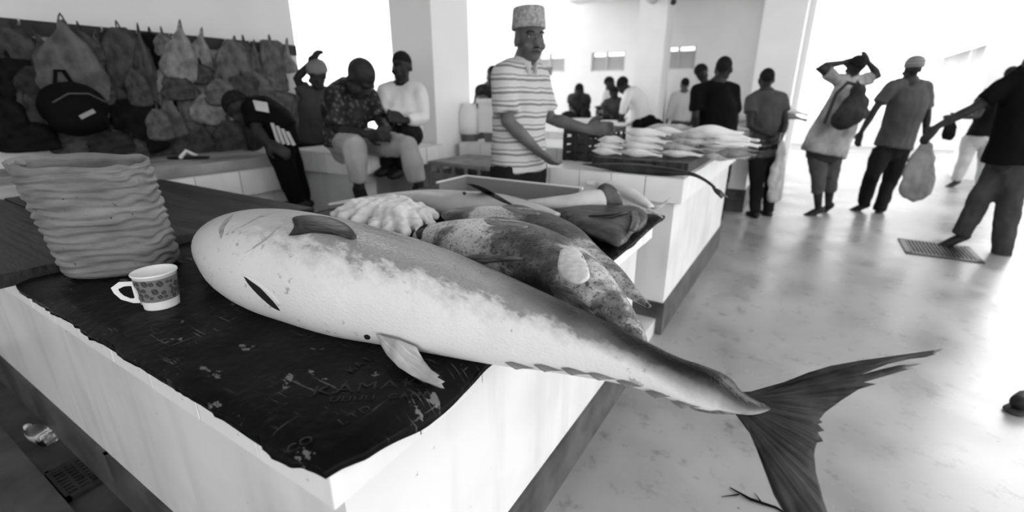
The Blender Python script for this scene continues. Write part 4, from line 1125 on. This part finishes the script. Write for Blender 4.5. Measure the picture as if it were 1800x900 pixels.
# 4 man with raised arm
person('man in a dark shirt and knitted cap raising one arm behind the bench', D=4.7, u=562, h=1.74, face=-30, look=-20, tilt=12,
    J=dict(head=(558, 133, -.04), shR=(538, 165, 0), shL=(585, 168, .05), elR=(522, 138, -.05), wrR=(545, 112, -.05), haR=(553, 100, -.05)), shirt=MID, sleeve=.6, trousers=DARK, hat=('beanie', cl('knit_cap', .2)), hair=False)
# 5 bending man in black
person('person in black bending over between the bags and the bench, white print on the back', D=3.5, u=505, h=1.70, face=-80, look=-90, tilt=55,
    J=dict(head=(420, 190, -.05), neck=(434, 186, 0), shR=(445, 190, .15), shL=(447, 200, -.15), chest=(455, 196, 0), waist=(475, 210, .02), hip=(490, 232, .03), hpL=(487, 236, -.06), hpR=(495, 236, .1), elL=(452, 228, -.2), wrL=(470, 250, -.25), haL=(480, 256, -.25), elR=(470, 225, .2), wrR=(485, 245, .2), knL=(500, 290, -.1), knR=(512, 285, .1), anL=(522, 352, -.02), anR=(533, 352, .1)),
    shirt=BLK, sleeve=.7, trousers=BLK, shoes=SHOE)
bp = [o for o in bpy.data.objects if o.name.startswith('person') and o['label'].startswith('person in black')][0]
q = [at(u, v, D=3.27) for u, v in ((444, 176), (468, 180), (472, 198), (450, 194))]
mbq = MB(); mbq.v = q+[p+FWD*.012 for p in q]; mbq.f = [(3, 2, 1, 0), (4, 5, 6, 7), (0, 1, 5, 4), (1, 2, 6, 5), (2, 3, 7, 6), (3, 0, 4, 7)]
part('back_print', mbq, cl('print_white', .6), bp)
for k in range(4):
    q = [at(475+k*9+a, 216+k*5+b, D=3.30) for a, b in ((0, 0), (5, 1), (17, 36-k*4), (12, 37-k*4))]
    mbq = MB(); mbq.v = q+[p+FWD*.012 for p in q]; mbq.f = [(3, 2, 1, 0), (4, 5, 6, 7), (0, 1, 5, 4), (1, 2, 6, 5), (2, 3, 7, 6), (3, 0, 4, 7)]
    part('white_stripe', mbq, cl('print_white'), bp)
# 6 children behind
person('boy looking over a white box behind the bench', D=5.9, u=846, h=1.50, face=10, look=12, skin=SKIN2, J=dict(head=(847, 174, 0)), shirt=MID, trousers=DARK, detail=True, vox=.013)
person('dark-haired person half hidden by the striped polo', D=6.6, u=864, h=1.78, face=-40, look=-20, J=dict(head=(866, 133, 0)), shirt=DARK, trousers=DARK, vox=.014)
# 7 far seated man in jersey
person('distant man in a dark jersey sitting with legs folded', D=8.2, u=1018, h=1.7, face=-10, tilt=20, J=dict(head=(1018, 160, 0), shL=(1032, 172, 0), shR=(1004, 172, 0), elL=(1034, 190, 0), wrL=(1028, 200, -.2), elR=(1003, 188, 0), wrR=(1008, 196, -.2), hip=(1018, 205, .1), knL=(1030, 200, -.45), knR=(993, 205, -.35), anL=(1026, 222, -.5), anR=(1015, 212, -.5)), shirt=cl('jersey', .02, .06), trousers=DARK, seatd=.954, vox=.016, cvox=.02)
# 8 far hunched man in white
person('distant man in a loose white robe bending over a table', D=7.4, u=1115, h=1.75, face=-70, look=-60, tilt=45, J=dict(head=(1095, 150, -.05), neck=(1105, 158, 0), shL=(1104, 166, -.15), shR=(1112, 162, .15), chest=(1117, 168, 0), waist=(1125, 190, 0), hip=(1128, 212, 0), elL=(1096, 190, -.2), wrL=(1092, 208, -.2), elR=(1100, 190, .15), wrR=(1094, 206, .15)), shirt=WHITE, sleeve=1.6, trousers=cl('pale_trousers', .5), vox=.016, cvox=.02)
person('distant seated man with a grey beard beside the patterned pot', D=8.0, u=1077, h=1.6, face=20, tilt=15, J=dict(head=(1079, 164, 0), shL=(1090, 178, 0), shR=(1066, 180, 0), hip=(1077, 212, 0), elL=(1093, 196, -.1), elR=(1063, 196, -.1), wrL=(1082, 204, -.25), wrR=(1072, 204, -.25), knL=(1090, 212, -.4), knR=(1066, 212, -.4), anL=(1088, 228, -.4), anR=(1070, 228, -.4)), shirt=MID, trousers=DARK, seatd=.954, vox=.016, cvox=.02)
person('distant figure in white behind the patterned pot', D=9.2, u=1060, h=1.72, face=60, J=dict(), shirt=WHITE, sleeve=1.6, trousers=WHITE, vox=.018, cvox=.024)
person('distant man in a pale striped shirt facing away', D=9.3, u=1187, h=1.70, face=180, J=dict(), shirt=stripe_mat('pale_stripes', [(0, .5), (.5, .6), (1, .5)], 20), sleeve=1.2, trousers=MID, vox=.018, cvox=.024, skin=SKIN2)
person('distant man in a dark shirt leaning over the stalls', D=7.4, u=1222, h=1.82, face=-120, look=100, J=dict(head=(1233, 128, -.05)), shirt=DARK, sleeve=.9, trousers=DARK, vox=.016, cvox=.02)
# standing buyers
person('man in a plain dark T-shirt seen from behind at the fish counter', D=5.0, u=1252, h=1.74, face=172, look=150, J=dict(head=(1272, 122, 0), neck=(1260, 148, 0), shL=(1226, 160, 0), shR=(1288, 158, 0), elL=(1222, 205, -.05), elR=(1292, 205, .1), wrL=(1228, 240, .1), wrR=(1290, 235, .25)), shirt=BLK, sleeve=.8, trousers=DARK, wide=1.1)
person('man in a grey shirt with hands clasped behind his back', foot=(1330, 382), h=1.68, face=178, look=165, J=dict(head=(1347, 140, 0), neck=(1345, 163, 0), shL=(1319, 175, 0), shR=(1374, 173, 0), elL=(1318, 222, -.12), wrL=(1352, 236, -.20), haL=(1366, 240, -.2), elR=(1380, 218, -.1), wrR=(1374, 240, -.2), haR=(1362, 246, -.22), hip=(1346, 258, 0), knL=(1330, 320, -.02), knR=(1356, 318, .05), anL=(1327, 373, 0), anR=(1350, 371, .1)), shirt=cl('grey_shirt', .075, .055), sleeve=.5, trousers=DARK, wide=1.0, hem=.10)
pk = person('man with a backpack and loose pale tunic, hands on his head', foot=(1440, 378), h=1.76, face=-160, look=-175, J=dict(head=(1504, 118, 0), neck=(1495, 140, 0), shL=(1468, 138, 0), shR=(1518, 142, 0), elL=(1438, 118, 0), wrL=(1482, 110, .05), haL=(1500, 108, .05), elR=(1544, 132, 0), wrR=(1528, 112, .05), haR=(1524, 100, .03), chest=(1488, 175, 0), waist=(1468, 220, 0), hip=(1450, 262, 0), hpL=(1436, 264, 0), hpR=(1462, 264, 0), knL=(1438, 312, 0), knR=(1460, 310, .05), anL=(1438, 366, 0), anR=(1456, 360, .15), ftL=(1404, 378, .0), ftR=(1440, 372, .2)), shirt=cl('pale_tunic', .42, .17), sleeve=.55, trousers=cl('grey_shorts', .09), leg_end=.75, hem=.06, wide=1.35)
bpk = root('backpack', 'dark grey backpack worn by the man with hands on his head', 'backpack', at(1490, 190, D=5.2))
mb = MB()
for u, v, r in ((1508, 160, .08), (1504, 182, .12), (1494, 200, .14), (1482, 210, .12), (1512, 200, .08)): mb.ell(at(u, v, D=5.17), (r, r, r*.9))
obj('pack', remesh(mb, .014, bpk.location, 4, .01, .08, 3), cl('backpack_cloth', .025, .05), bpk)
mb = MB().tube([at(1508, 150, D=5.28), at(1490, 145, D=5.30), at(1470, 165, D=5.27), at(1450, 215, D=5.22)], .018, 8); part('strap', mb, cl('strap_cloth', .04), bpk, True)
mb = MB().tube([at(1505, 148, D=5.05), at(1507, 142, D=5.1), at(1512, 150, D=5.05)], .010, 6); part('grab_loop', mb, cl('strap_cloth'), bpk, True)
person('man in a grey T-shirt and striped cap walking away', foot=(1530, 374), h=1.76, face=160, look=170, J=dict(head=(1604, 122, 0), neck=(1597, 145, 0), shL=(1566, 152, 0), shR=(1628, 152, 0), elL=(1538, 192, 0), wrL=(1514, 232, 0), haL=(1508, 250, 0), elR=(1630, 205, 0), wrR=(1626, 236, 0), haR=(1626, 252, 0), hip=(1570, 255, 0), chest=(1596, 180, 0), waist=(1582, 225, 0), hpL=(1553, 262, 0), hpR=(1582, 262, 0), knL=(1532, 310, -.1), knR=(1564, 318, .1), anL=(1518, 358, .1), anR=(1545, 370, 0), ftL=(1500, 364, .15), ftR=(1540, 378, .0)), shirt=cl('grey_tee', .085, .06), sleeve=.72, trousers=DARK, hat=('cap', stripe_mat('striped_cap', [(0, .3), (.5, .12), (1, .3)], 30)), hair=False, hem=.03, wide=1.08)
person('man in dark shirt and grey trousers striding past the floor grate', D=4.15, u=1745, h=1.80, face=120, look=110, J=dict(head=(1842, 70, 0), neck=(1822, 112, 0), shL=(1782, 140, 0), shR=(1850, 135, .1), elL=(1712, 190, .1), wrL=(1648, 222, .2), haL=(1630, 240, .22), elR=(1860, 210, -.1), wrR=(1850, 270, -.15), hip=(1778, 275, 0), chest=(1810, 170, 0), waist=(1795, 225, 0), hpL=(1766, 285, .05), hpR=(1790, 285, -.05), knL=(1722, 350, .05), knR=(1772, 370, -.1), anL=(1690, 412, .12), anR=(1758, 448, -.08), ftL=(1668, 420, .15), ftR=(1745, 460, -.1)), shirt=BLK, sleeve=.75, trousers=cl('grey_trousers', .06, .04), wide=1.15, hem=.06)
person('man in a black shirt and beige trousers walking in the yard', D=7.4, u=1720, h=1.76, face=120, look=110, J=dict(head=(1778, 132, 0), neck=(1760, 155, 0), shL=(1738, 170, -.1), shR=(1776, 165, .15), chest=(1746, 182, 0), waist=(1732, 215, 0), hip=(1722, 240, 0), elL=(1718, 205, -.15), wrL=(1682, 206, -.1), elR=(1770, 205, .2), knL=(1696, 280, 0), knR=(1730, 285, 0), anL=(1680, 318, 0), anR=(1722, 330, 0), ftL=(1664, 326, 0)), shirt=BLK, sleeve=.6, trousers=BEIGE, vox=.014, cvox=.018)
person('tiny distant figure beside the low yard wall', D=14, u=1692, h=1.7, face=20, J=dict(), shirt=cl('pale_shirt', .4), trousers=MID, vox=.02, cvox=.028)
# carried bags and a stray shoe
def carry(label, pts, D, m, rs, name='plastic_bag', top=None):
    mb = MB(); P_ = [at(u, v, D=D) for u, v in pts]
    t = root(name, label, 'bag', (P_[-1].x, P_[-1].y, P_[-1].z))
    mb.tube(P_, rs, 16, flat=(RGT, [.45]*len(P_)))
    obj('sack', remesh(mb, .014, t.location, 3, .02, .07, R.random()*30), m, t)
    part('handle', MB().tube([P_[0]+V(0, 0, .02), P_[0]+V(0, 0, .09)+RGT*.015, P_[0]+V(0, 0, .10)-RGT*.02, P_[0]+V(0, 0, .02)-RGT*.03], .008, 6), m, t, True)
    return t
carry('pale translucent plastic bag held by the man in grey trousers', [(1628, 258), (1622, 275), (1615, 305), (1612, 328)], 4.62, cl('pale_bag', .28, .18), [.07, .12, .15, .16])
carry('limp pale plastic bag hanging beside the man with clasped hands', [(1374, 250), (1370, 280), (1364, 320), (1362, 345)], 5.2, cl('limp_bag', .45, .35), [.03, .07, .09, .08])
carry('small black bag carried across the yard', [(1672, 216), (1670, 224), (1668, 236)], 7.3, BLK, [.06, .10, .10])

# ------------------------------------------------------------------ rail and hanging bags
WX = -4.385
rl = root('peg_rail', 'dark timber rail with hooks along the wall above the bags', 'rail', (WX, 0, 1.76))
RW = mat('dark_rail_timber', .028, .7, .05, 6, 3)
part('plank', MB().box(WX, WX+.025, -6, WY-.02, 1.745, 1.835), RW, rl)
part('lower_plank', MB().box(WX, WX+.025, -6, WY-.02, 1.30, 1.36), RW, rl)
HK = mat('hook_metal', .5, .35, metal=.6)
hk = MB().tube([(0, 0, 0), (.035, 0, .0), (.05, 0, .012), (.055, 0, .03)], .006, 6).mesh('hook'); smooth(hk)
for k in range(22):
    o = obj('hook', hk, HK, rl); o.location = (.02, -1.6+k*.21, .04)
def sack_mesh(kind, seed):
    prof = {0: [(0, .05), (.05, .07), (.12, .10), (.25, .25), (.45, .42), (.7, .5), (.88, .47), (.97, .34), (1, .12)],
            1: [(0, .16), (.05, .22), (.15, .34), (.3, .44), (.6, .5), (.85, .5), (.95, .44), (1, .2)],
            2: [(0, .03), (.08, .06), (.2, .09), (.35, .16), (.55, .34), (.75, .48), (.9, .44), (1, .15)],
            3: [(0, .25), (.03, .38), (.12, .47), (.4, .5), (.8, .5), (.95, .47), (1, .35)]}[kind]
    st = interp(prof, 26); rs = []; n = 30
    for z, r in st:
        ring = []
        for j in range(n):
            a = 2*PI*j/n; c, s = math.cos(a), math.sin(a); e = .75 if kind != 3 else .5
            c = math.copysign(abs(c)**e, c); s = math.copysign(abs(s)**e, s)
            # gathered pleats near the top, slack folds below
            f = 1+.10*math.sin(a*9+seed)*(1-min(1, z*1.6))+.22*noise.noise(V(c*1.6+seed, s*1.6, z*3.2))+.16*noise.noise(V(c*4, s*4+seed, z*6))
            dp = .26+.10*z
            ring.append(V(s*r*dp*2*f*.5+.0, c*r*f+.06*math.sin(z*3+seed)*z, -z+.03*noise.noise(V(c*2, s*2, seed))))
        rs.append(ring)
    me = MB().rings(rs).mesh('sack'); smooth(me); return me
sacks = {(k, s): sack_mesh(k, s*7.3) for k in range(4) for s in range(3)}
hmesh = MB().tube([(0, -.05, -.02), (0, -.03, .05), (0, .0, .09), (0, .03, .05), (0, .05, -.02)], .012, 6).mesh('loop'); smooth(hmesh)
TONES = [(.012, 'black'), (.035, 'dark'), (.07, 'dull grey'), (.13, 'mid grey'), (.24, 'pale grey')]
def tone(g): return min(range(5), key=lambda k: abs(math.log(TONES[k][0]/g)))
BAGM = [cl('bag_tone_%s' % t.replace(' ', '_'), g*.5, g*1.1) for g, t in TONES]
KN = ['gathered plastic bag', 'bulging cloth sack', 'knotted teardrop bag', 'boxy shopping bag']
rows = [  # centre px, width, height, tone, kind, lean, distance off the wall
 (20, 92, 66, 84, .05, 1, 0), (62, 84, 44, 56, .07, 2, .3), (108, 104, 100, 134, .13, 0, -.1), (168, 118, 70, 104, .10, 0, -.25), (208, 94, 64, 90, .07, 1, .2), (243, 112, 30, 118, .05, 0, -.15), (264, 108, 52, 96, .012, 3, 0), (300, 122, 54, 84, .30, 2, -.5), (316, 88, 54, 84, .22, 0, -.4), (354, 96, 46, 74, .26, 0, -.5), (352, 128, 40, 30, .08, 1, 0), (412, 112, 58, 78, .13, 1, -.35), (386, 136, 44, 40, .07, 1, 0), (447, 112, 36, 64, .11, 0, -.2), (474, 104, 38, 66, .16, 3, 0), (504, 98, 34, 44, .2, 2, -.4), (140, 76, 40, 50, .05, 0, .2), (285, 76, 30, 34, .15, 1, 0), (428, 92, 34, 40, .08, 1, 0),
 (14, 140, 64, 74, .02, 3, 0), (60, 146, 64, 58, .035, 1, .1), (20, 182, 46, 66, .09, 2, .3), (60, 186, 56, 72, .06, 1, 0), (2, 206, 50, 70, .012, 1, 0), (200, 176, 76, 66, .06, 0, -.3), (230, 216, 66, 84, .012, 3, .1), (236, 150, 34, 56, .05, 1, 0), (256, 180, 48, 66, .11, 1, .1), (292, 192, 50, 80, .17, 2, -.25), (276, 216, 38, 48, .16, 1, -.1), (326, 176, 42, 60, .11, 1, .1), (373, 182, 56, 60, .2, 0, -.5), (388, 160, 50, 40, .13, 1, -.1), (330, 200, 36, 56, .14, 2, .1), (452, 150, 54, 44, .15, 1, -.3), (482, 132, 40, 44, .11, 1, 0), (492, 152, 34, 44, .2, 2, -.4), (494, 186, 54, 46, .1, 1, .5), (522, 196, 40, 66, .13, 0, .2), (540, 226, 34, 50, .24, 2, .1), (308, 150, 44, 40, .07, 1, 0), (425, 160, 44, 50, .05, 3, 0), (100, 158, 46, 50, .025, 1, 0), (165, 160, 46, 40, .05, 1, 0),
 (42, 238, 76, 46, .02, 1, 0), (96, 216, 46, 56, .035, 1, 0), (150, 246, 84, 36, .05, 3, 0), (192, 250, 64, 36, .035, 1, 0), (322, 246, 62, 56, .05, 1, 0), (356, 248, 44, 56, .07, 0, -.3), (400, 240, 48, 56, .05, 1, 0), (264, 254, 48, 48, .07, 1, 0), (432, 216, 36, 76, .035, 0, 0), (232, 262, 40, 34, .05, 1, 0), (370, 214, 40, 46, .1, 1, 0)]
where = [(130, 'in the dim corner'), (290, 'by the black backpack'), (420, 'at mid rail'), (999, 'by the bending person')]
wall_root = V(WX, 0, 0)
for k, (u, v, w, h, g, kind, lean) in enumerate(rows):
    off = .09+.035*(k % 3) if v < 150 else .13+.04*(k % 3)
    p = at(u, v-h*.5, x=WX+off); kz = zc(p)/CF; T = tone(g)
    hh = h*kz*1.12; ww = w*kz*1.12
    t = root('hanging_bag', '', 'bag', p)
    t.rotation_euler = (lean*.5, 0, 0)
    hgt_word = 'from the top rail' if v < 135 else 'in the second row' if v < 232 else 'low over the counter'
    lab = '%s %s hanging %s %s' % (TONES[T][1], KN[kind], hgt_word, [s for m_, s in where if u < m_][0])
    t['label'] = lab; t['group'] = 'bags hanging on the wall rail'
    o = obj('sack', sacks[(kind, k % 3)], None, t); o.scale = (min(.26, ww*.55)/.5*.62, ww, hh)
    o.data = o.data if False else o.data
    if not o.material_slots: o.data.materials.append(BAGM[T])
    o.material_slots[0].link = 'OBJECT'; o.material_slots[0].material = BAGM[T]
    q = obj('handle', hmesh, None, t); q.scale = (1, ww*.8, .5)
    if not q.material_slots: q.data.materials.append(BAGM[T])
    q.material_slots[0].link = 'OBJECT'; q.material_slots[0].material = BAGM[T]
# black backpack with badge
p = at(132, 196, x=WX+.28); kz = zc(p)/CF
bk = root('backpack', 'black round-topped backpack with small pale badge hanging on the wall', 'backpack', p)
mb = MB(); mb.ell((0, 0, .03), (.11, 50*kz, 42*kz), n=18, m=12); mb.ell((.04, 0, -.06), (.10, 42*kz, 26*kz), n=18, m=12)
obj('pack', remesh(mb, .015, Vector(), 4, .008, .08, 5), mat('black_nylon', .004, .7, spec=.08), bk)
obj('pocket_zip', MB().tube([(.13, -.13, .06), (.145, -.05, .11), (.145, .05, .11), (.13, .13, .06)], .005, 6).mesh(), mat('zip_grey', .08, .4), bk, True)
o = obj('badge', MB().box(.145, .155, -.04, .05, -.03, -.005).mesh(), mat('badge_pale', .3, .6), bk); o.rotation_euler.x = .45
obj('strap', MB().tube([(-.05, -.05, .15), (-.06, -.02, .25), (-.06, .02, .25), (-.05, .05, .15)], .012, 6).mesh(), mat('black_nylon'), bk, True)
# backpack on the bench
p = at(765, 246, z=BT+.006)
bk = root('backpack', 'grey slouching backpack on the bench beside the man in white', 'backpack', (p.x-.02, p.y, BT+.004))
mb = MB(); mb.ell((0, 0, .10), (.13, .10, .12), n=18, m=12); mb.ell((-.01, 0, .19), (.09, .08, .10), n=18, m=12)
obj('pack', remesh(mb, .012, Vector(), 3, .012, .07, 8), cl('grey_pack', .09, .14), bk)
obj('pocket', MB().ell((.04, -.09, .08), (.09, .05, .06)).mesh(), cl('grey_pack'), bk, True)
obj('strap', MB().tube([(.0, -.08, .22), (.06, -.12, .16), (.1, -.1, .08)], .012, 6).mesh(), cl('strap_cloth'), bk, True)
# things on the benches
def pot(name, label, cat, p, prof, m, extra=None, n=24):
    t = root(name, label, cat, p)
    obj('wall', MB().rings([[V(math.cos(2*PI*j/n)*r, math.sin(2*PI*j/n)*r, z) for j in range(n)] for r, z in prof]).mesh(), m, t, True)
    if extra: extra(t)
    return t
pot('bowl', 'small white bowl on the bench by the pillar', 'bowl', at(786, 246, z=BT+.004), [(.03, 0), (.055, .005), (.075, .05), (.08, .07), (.074, .07), (.065, .04), (.01, .015)], WP)
jp = at(826, 247, z=BT+.004)
pot('jug', 'white jug with dark foot on the bench behind the crate', 'jug', jp, [(.07, .06), (.10, .07), (.11, .16), (.095, .28), (.07, .33), (.072, .35), (.062, .35), (.06, .3), (.01, .28)], WP,
    lambda t: obj('foot', MB().tube([(0, 0, .02), (0, 0, .06)], .085, 16).mesh(), mat('grey_foot', .12, .6), t, True))
bxp = at(874, 250, z=BT+.004)
wb = root('polystyrene_box', 'white polystyrene box on the bench in front of the boy', 'box', (bxp.x, bxp.y+.1, BT+.09))
part('body', MB().box(bxp.x-.20, bxp.x+.16, bxp.y-.02, bxp.y+.25, BT+.09, BT+.36), WP, wb)
part('lid', MB().box(bxp.x-.215, bxp.x+.175, bxp.y-.035, bxp.y+.265, BT+.36, BT+.40), WP, wb)
gbx = root('box', 'flat grey box under the white polystyrene box', 'box', (bxp.x, bxp.y+.1, BT+.004))
part('body', MB().box(bxp.x-.12, bxp.x+.16, bxp.y-.04, bxp.y+.25, BT+.004, BT+.085), mat('grey_card', .14, .7), gbx)
part('lid', MB().box(bxp.x-.125, bxp.x+.165, bxp.y-.045, bxp.y+.255, BT+.066, BT+.09), mat('grey_card'), gbx)
# sandal and scrap on the timber counter
sp = at(330, 280, z=LT+.08)
sd = root('sandal', 'dark sandal with white strap on the timber counter', 'sandal', sp, rz=.6)
obj('sole', MB().tube([(-.11, 0, .012), (0, .01, .012), (.12, 0, .012)], [.035, .045, .04], 12, flat=(V(0, 1, 0), [.3]*3)).mesh(), SHOE, sd, True)
obj('strap', MB().tube([(-.02, -.04, .02), (0, 0, .06), (.04, .04, .02)], .014, 8).mesh(), mat('strap_white', .7, .5), sd, True)

# ------------------------------------------------------------------ far stalls
counter('fish_counter', 'grey counter beyond the fish piles with dark plinth', -1.2, -.5, 6.3, 7.5, .95, .80, .28, .05)
counter('fish_counter', 'distant white counter with the patterned pot and bowls', -3.3, -1.25, 5.3, 6.95, .95, .80, .2, .05, tw=.3)
PZ = .954
counter('fish_counter', 'far low white counter where two distant men sit', -4.6, -2.3, 7.52, 8.4, .95, .80, .1, .05, tw=.3)
def patt():
    m = mat('patterned_pot', .04, .5); n = N(m); o = n.add('TexCoord').outputs['Object']
    n.link(n.ramp(n.noise(o, 9, 2), [(.5, .03), (.58, .4)]), n.b.inputs['Base Color']); return m
pp = at(1066, 214, z=PZ)
def potx(t):
    obj('lid_rim', MB().rings([[V(math.cos(2*PI*j/24)*r, math.sin(2*PI*j/24)*r, z) for j in range(24)] for r, z in ((.19, .22), (.215, .225), (.215, .25), (.19, .255), (.12, .27), (.11, .30), (.10, .31))]).mesh(), mat('pot_lid', .05, .5), t, True)
pot('pot', 'dark cooking pot with pale pattern on a distant counter', 'pot', pp, [(.12, 0), (.17, .03), (.195, .10), (.195, .18), (.185, .23), (.17, .23)], patt(), potx)
for k, (u, v, s, lab) in enumerate(((1000, 214, 1.3, 'wide white bowl on the distant counter beside the striped polo'), (1024, 222, 1.2, 'white bowl on the distant counter in front of the pot'), (1040, 215, 1.0, 'white bowl on the distant counter behind another bowl'), (1070, 222, .9, 'white bowl beside the black cloth heap'), (1092, 214, .8, 'small white bowl beside the robed man'), (1092, 224, .7, 'small white cup-like bowl by the distant fish tray'))):
    pot('bowl', lab, 'bowl', at(u, v, z=PZ), [(.05*s, 0), (.09*s, .01*s), (.13*s, .06*s), (.14*s, .09*s), (.13*s, .09*s), (.1*s, .04*s), (.01, .02*s)], WP)
hp_ = root('cloth_heap', 'crumpled black cloth heap on the distant counter', 'cloth', at(1135, 225, z=PZ))
mb = MB()
for dx, dy, z, r in ((0, 0, .06, .10), (.12, .02, .05, .08), (-.12, 0, .05, .07), (.03, .05, .10, .07), (.2, .0, .04, .05)): mb.ell((dx, dy, z), (r*1.3, r, r))
obj('folds', remesh(mb, .02, Vector(), 3, .03, .07, 3), BLK, hp_)
def extra_fish(kind, p, ang, L, lab, grp, pitch=0):
    o = copy_tree(protos[kind]); o.location = p; o.rotation_euler = (0, pitch, ang); o.scale = (L, L, L); o['label'] = lab; o['group'] = grp
for k in range(14):
    p = at(1150+R.uniform(-20, 25), 225, z=PZ+.02+.03*(k % 4)); extra_fish(k % 2, p, R.uniform(-.3, .4), .34, 'pale fish heaped on the distant white counter', 'fish on the distant white counter')
for k in range(16):
    x, y = -1.1+R.uniform(0, .25), 6.45+R.uniform(0, .6); extra_fish(k % 2, V(x, y, .98+.035*(k % 4)), R.uniform(-.2, .4), .5, 'pale fish heaped on the grey counter behind the two buyers', 'fish on the grey counter')
extra_fish(0, at(1352, 188, D=5.75), -.1, .44, 'long pale fish jutting past the man with clasped hands', 'jutting fish', .2)
extra_fish(2, at(1350, 197, D=5.75), -.12, .44, 'dark fish under the long jutting pale fish', 'jutting fish', .2)
# hand board on a thin post behind the seller
sg = root('signboard', 'small grey board on a thin post behind the seller', 'sign', (at(958, 150, D=7.2).x, at(958, 150, D=7.2).y, 0))
c0 = at(962, 126, D=7.2)
part('post', MB().tube([V(sg.location.x, sg.location.y, 0), V(sg.location.x, sg.location.y, c0.z)], .012, 8), mat('post_dark', .1, .6), sg, True)
part('board', MB().box(sg.location.x-.05, sg.location.x+.1, sg.location.y-.02, sg.location.y+.02, c0.z-.05, c0.z+.06), mat('board_grey', .25, .6), sg)
# litter on the floor
p = at(1335, 886, z=0)
tw = root('twig', 'thin dark frond lying on the floor under the tail', 'twig', (p.x, p.y, 0))
obj('stem', MB().tube([(-.10, .02, .004), (-.03, .0, .006), (.05, .01, .004), (.12, -.01, .004)], [.002, .005, .004, .002], 6).mesh(), BLK, tw, True)
for s in (-1, 1): obj('leaflet', MB().tube([(-.03+.04*s, 0, .005), (-.07+.05*s, .04*s, .004)], [.003, .001], 6).mesh(), BLK, tw, True)
p = at(1806, 716, z=0)
sh = root('shoe', 'dark shoe on the floor at the aisle', 'shoe', (p.x, p.y, 0), rz=.9)
obj('upper', MB().tube([(-.09, 0, .05), (-.03, 0, .055), (.05, 0, .04), (.12, 0, .03)], [.035, .042, .040, .03], 12, flat=(V(0, 1, 0), [1, .9, .8, .7])).mesh(), SHOE, sh, True)
obj('sole', MB().tube([(-.11, 0, .010), (0, 0, .010), (.13, 0, .010)], [.04, .045, .04], 12, flat=(V(0, 1, 0), [.22]*3)).mesh(), mat('rubber_sole', .03, .7), sh, True)
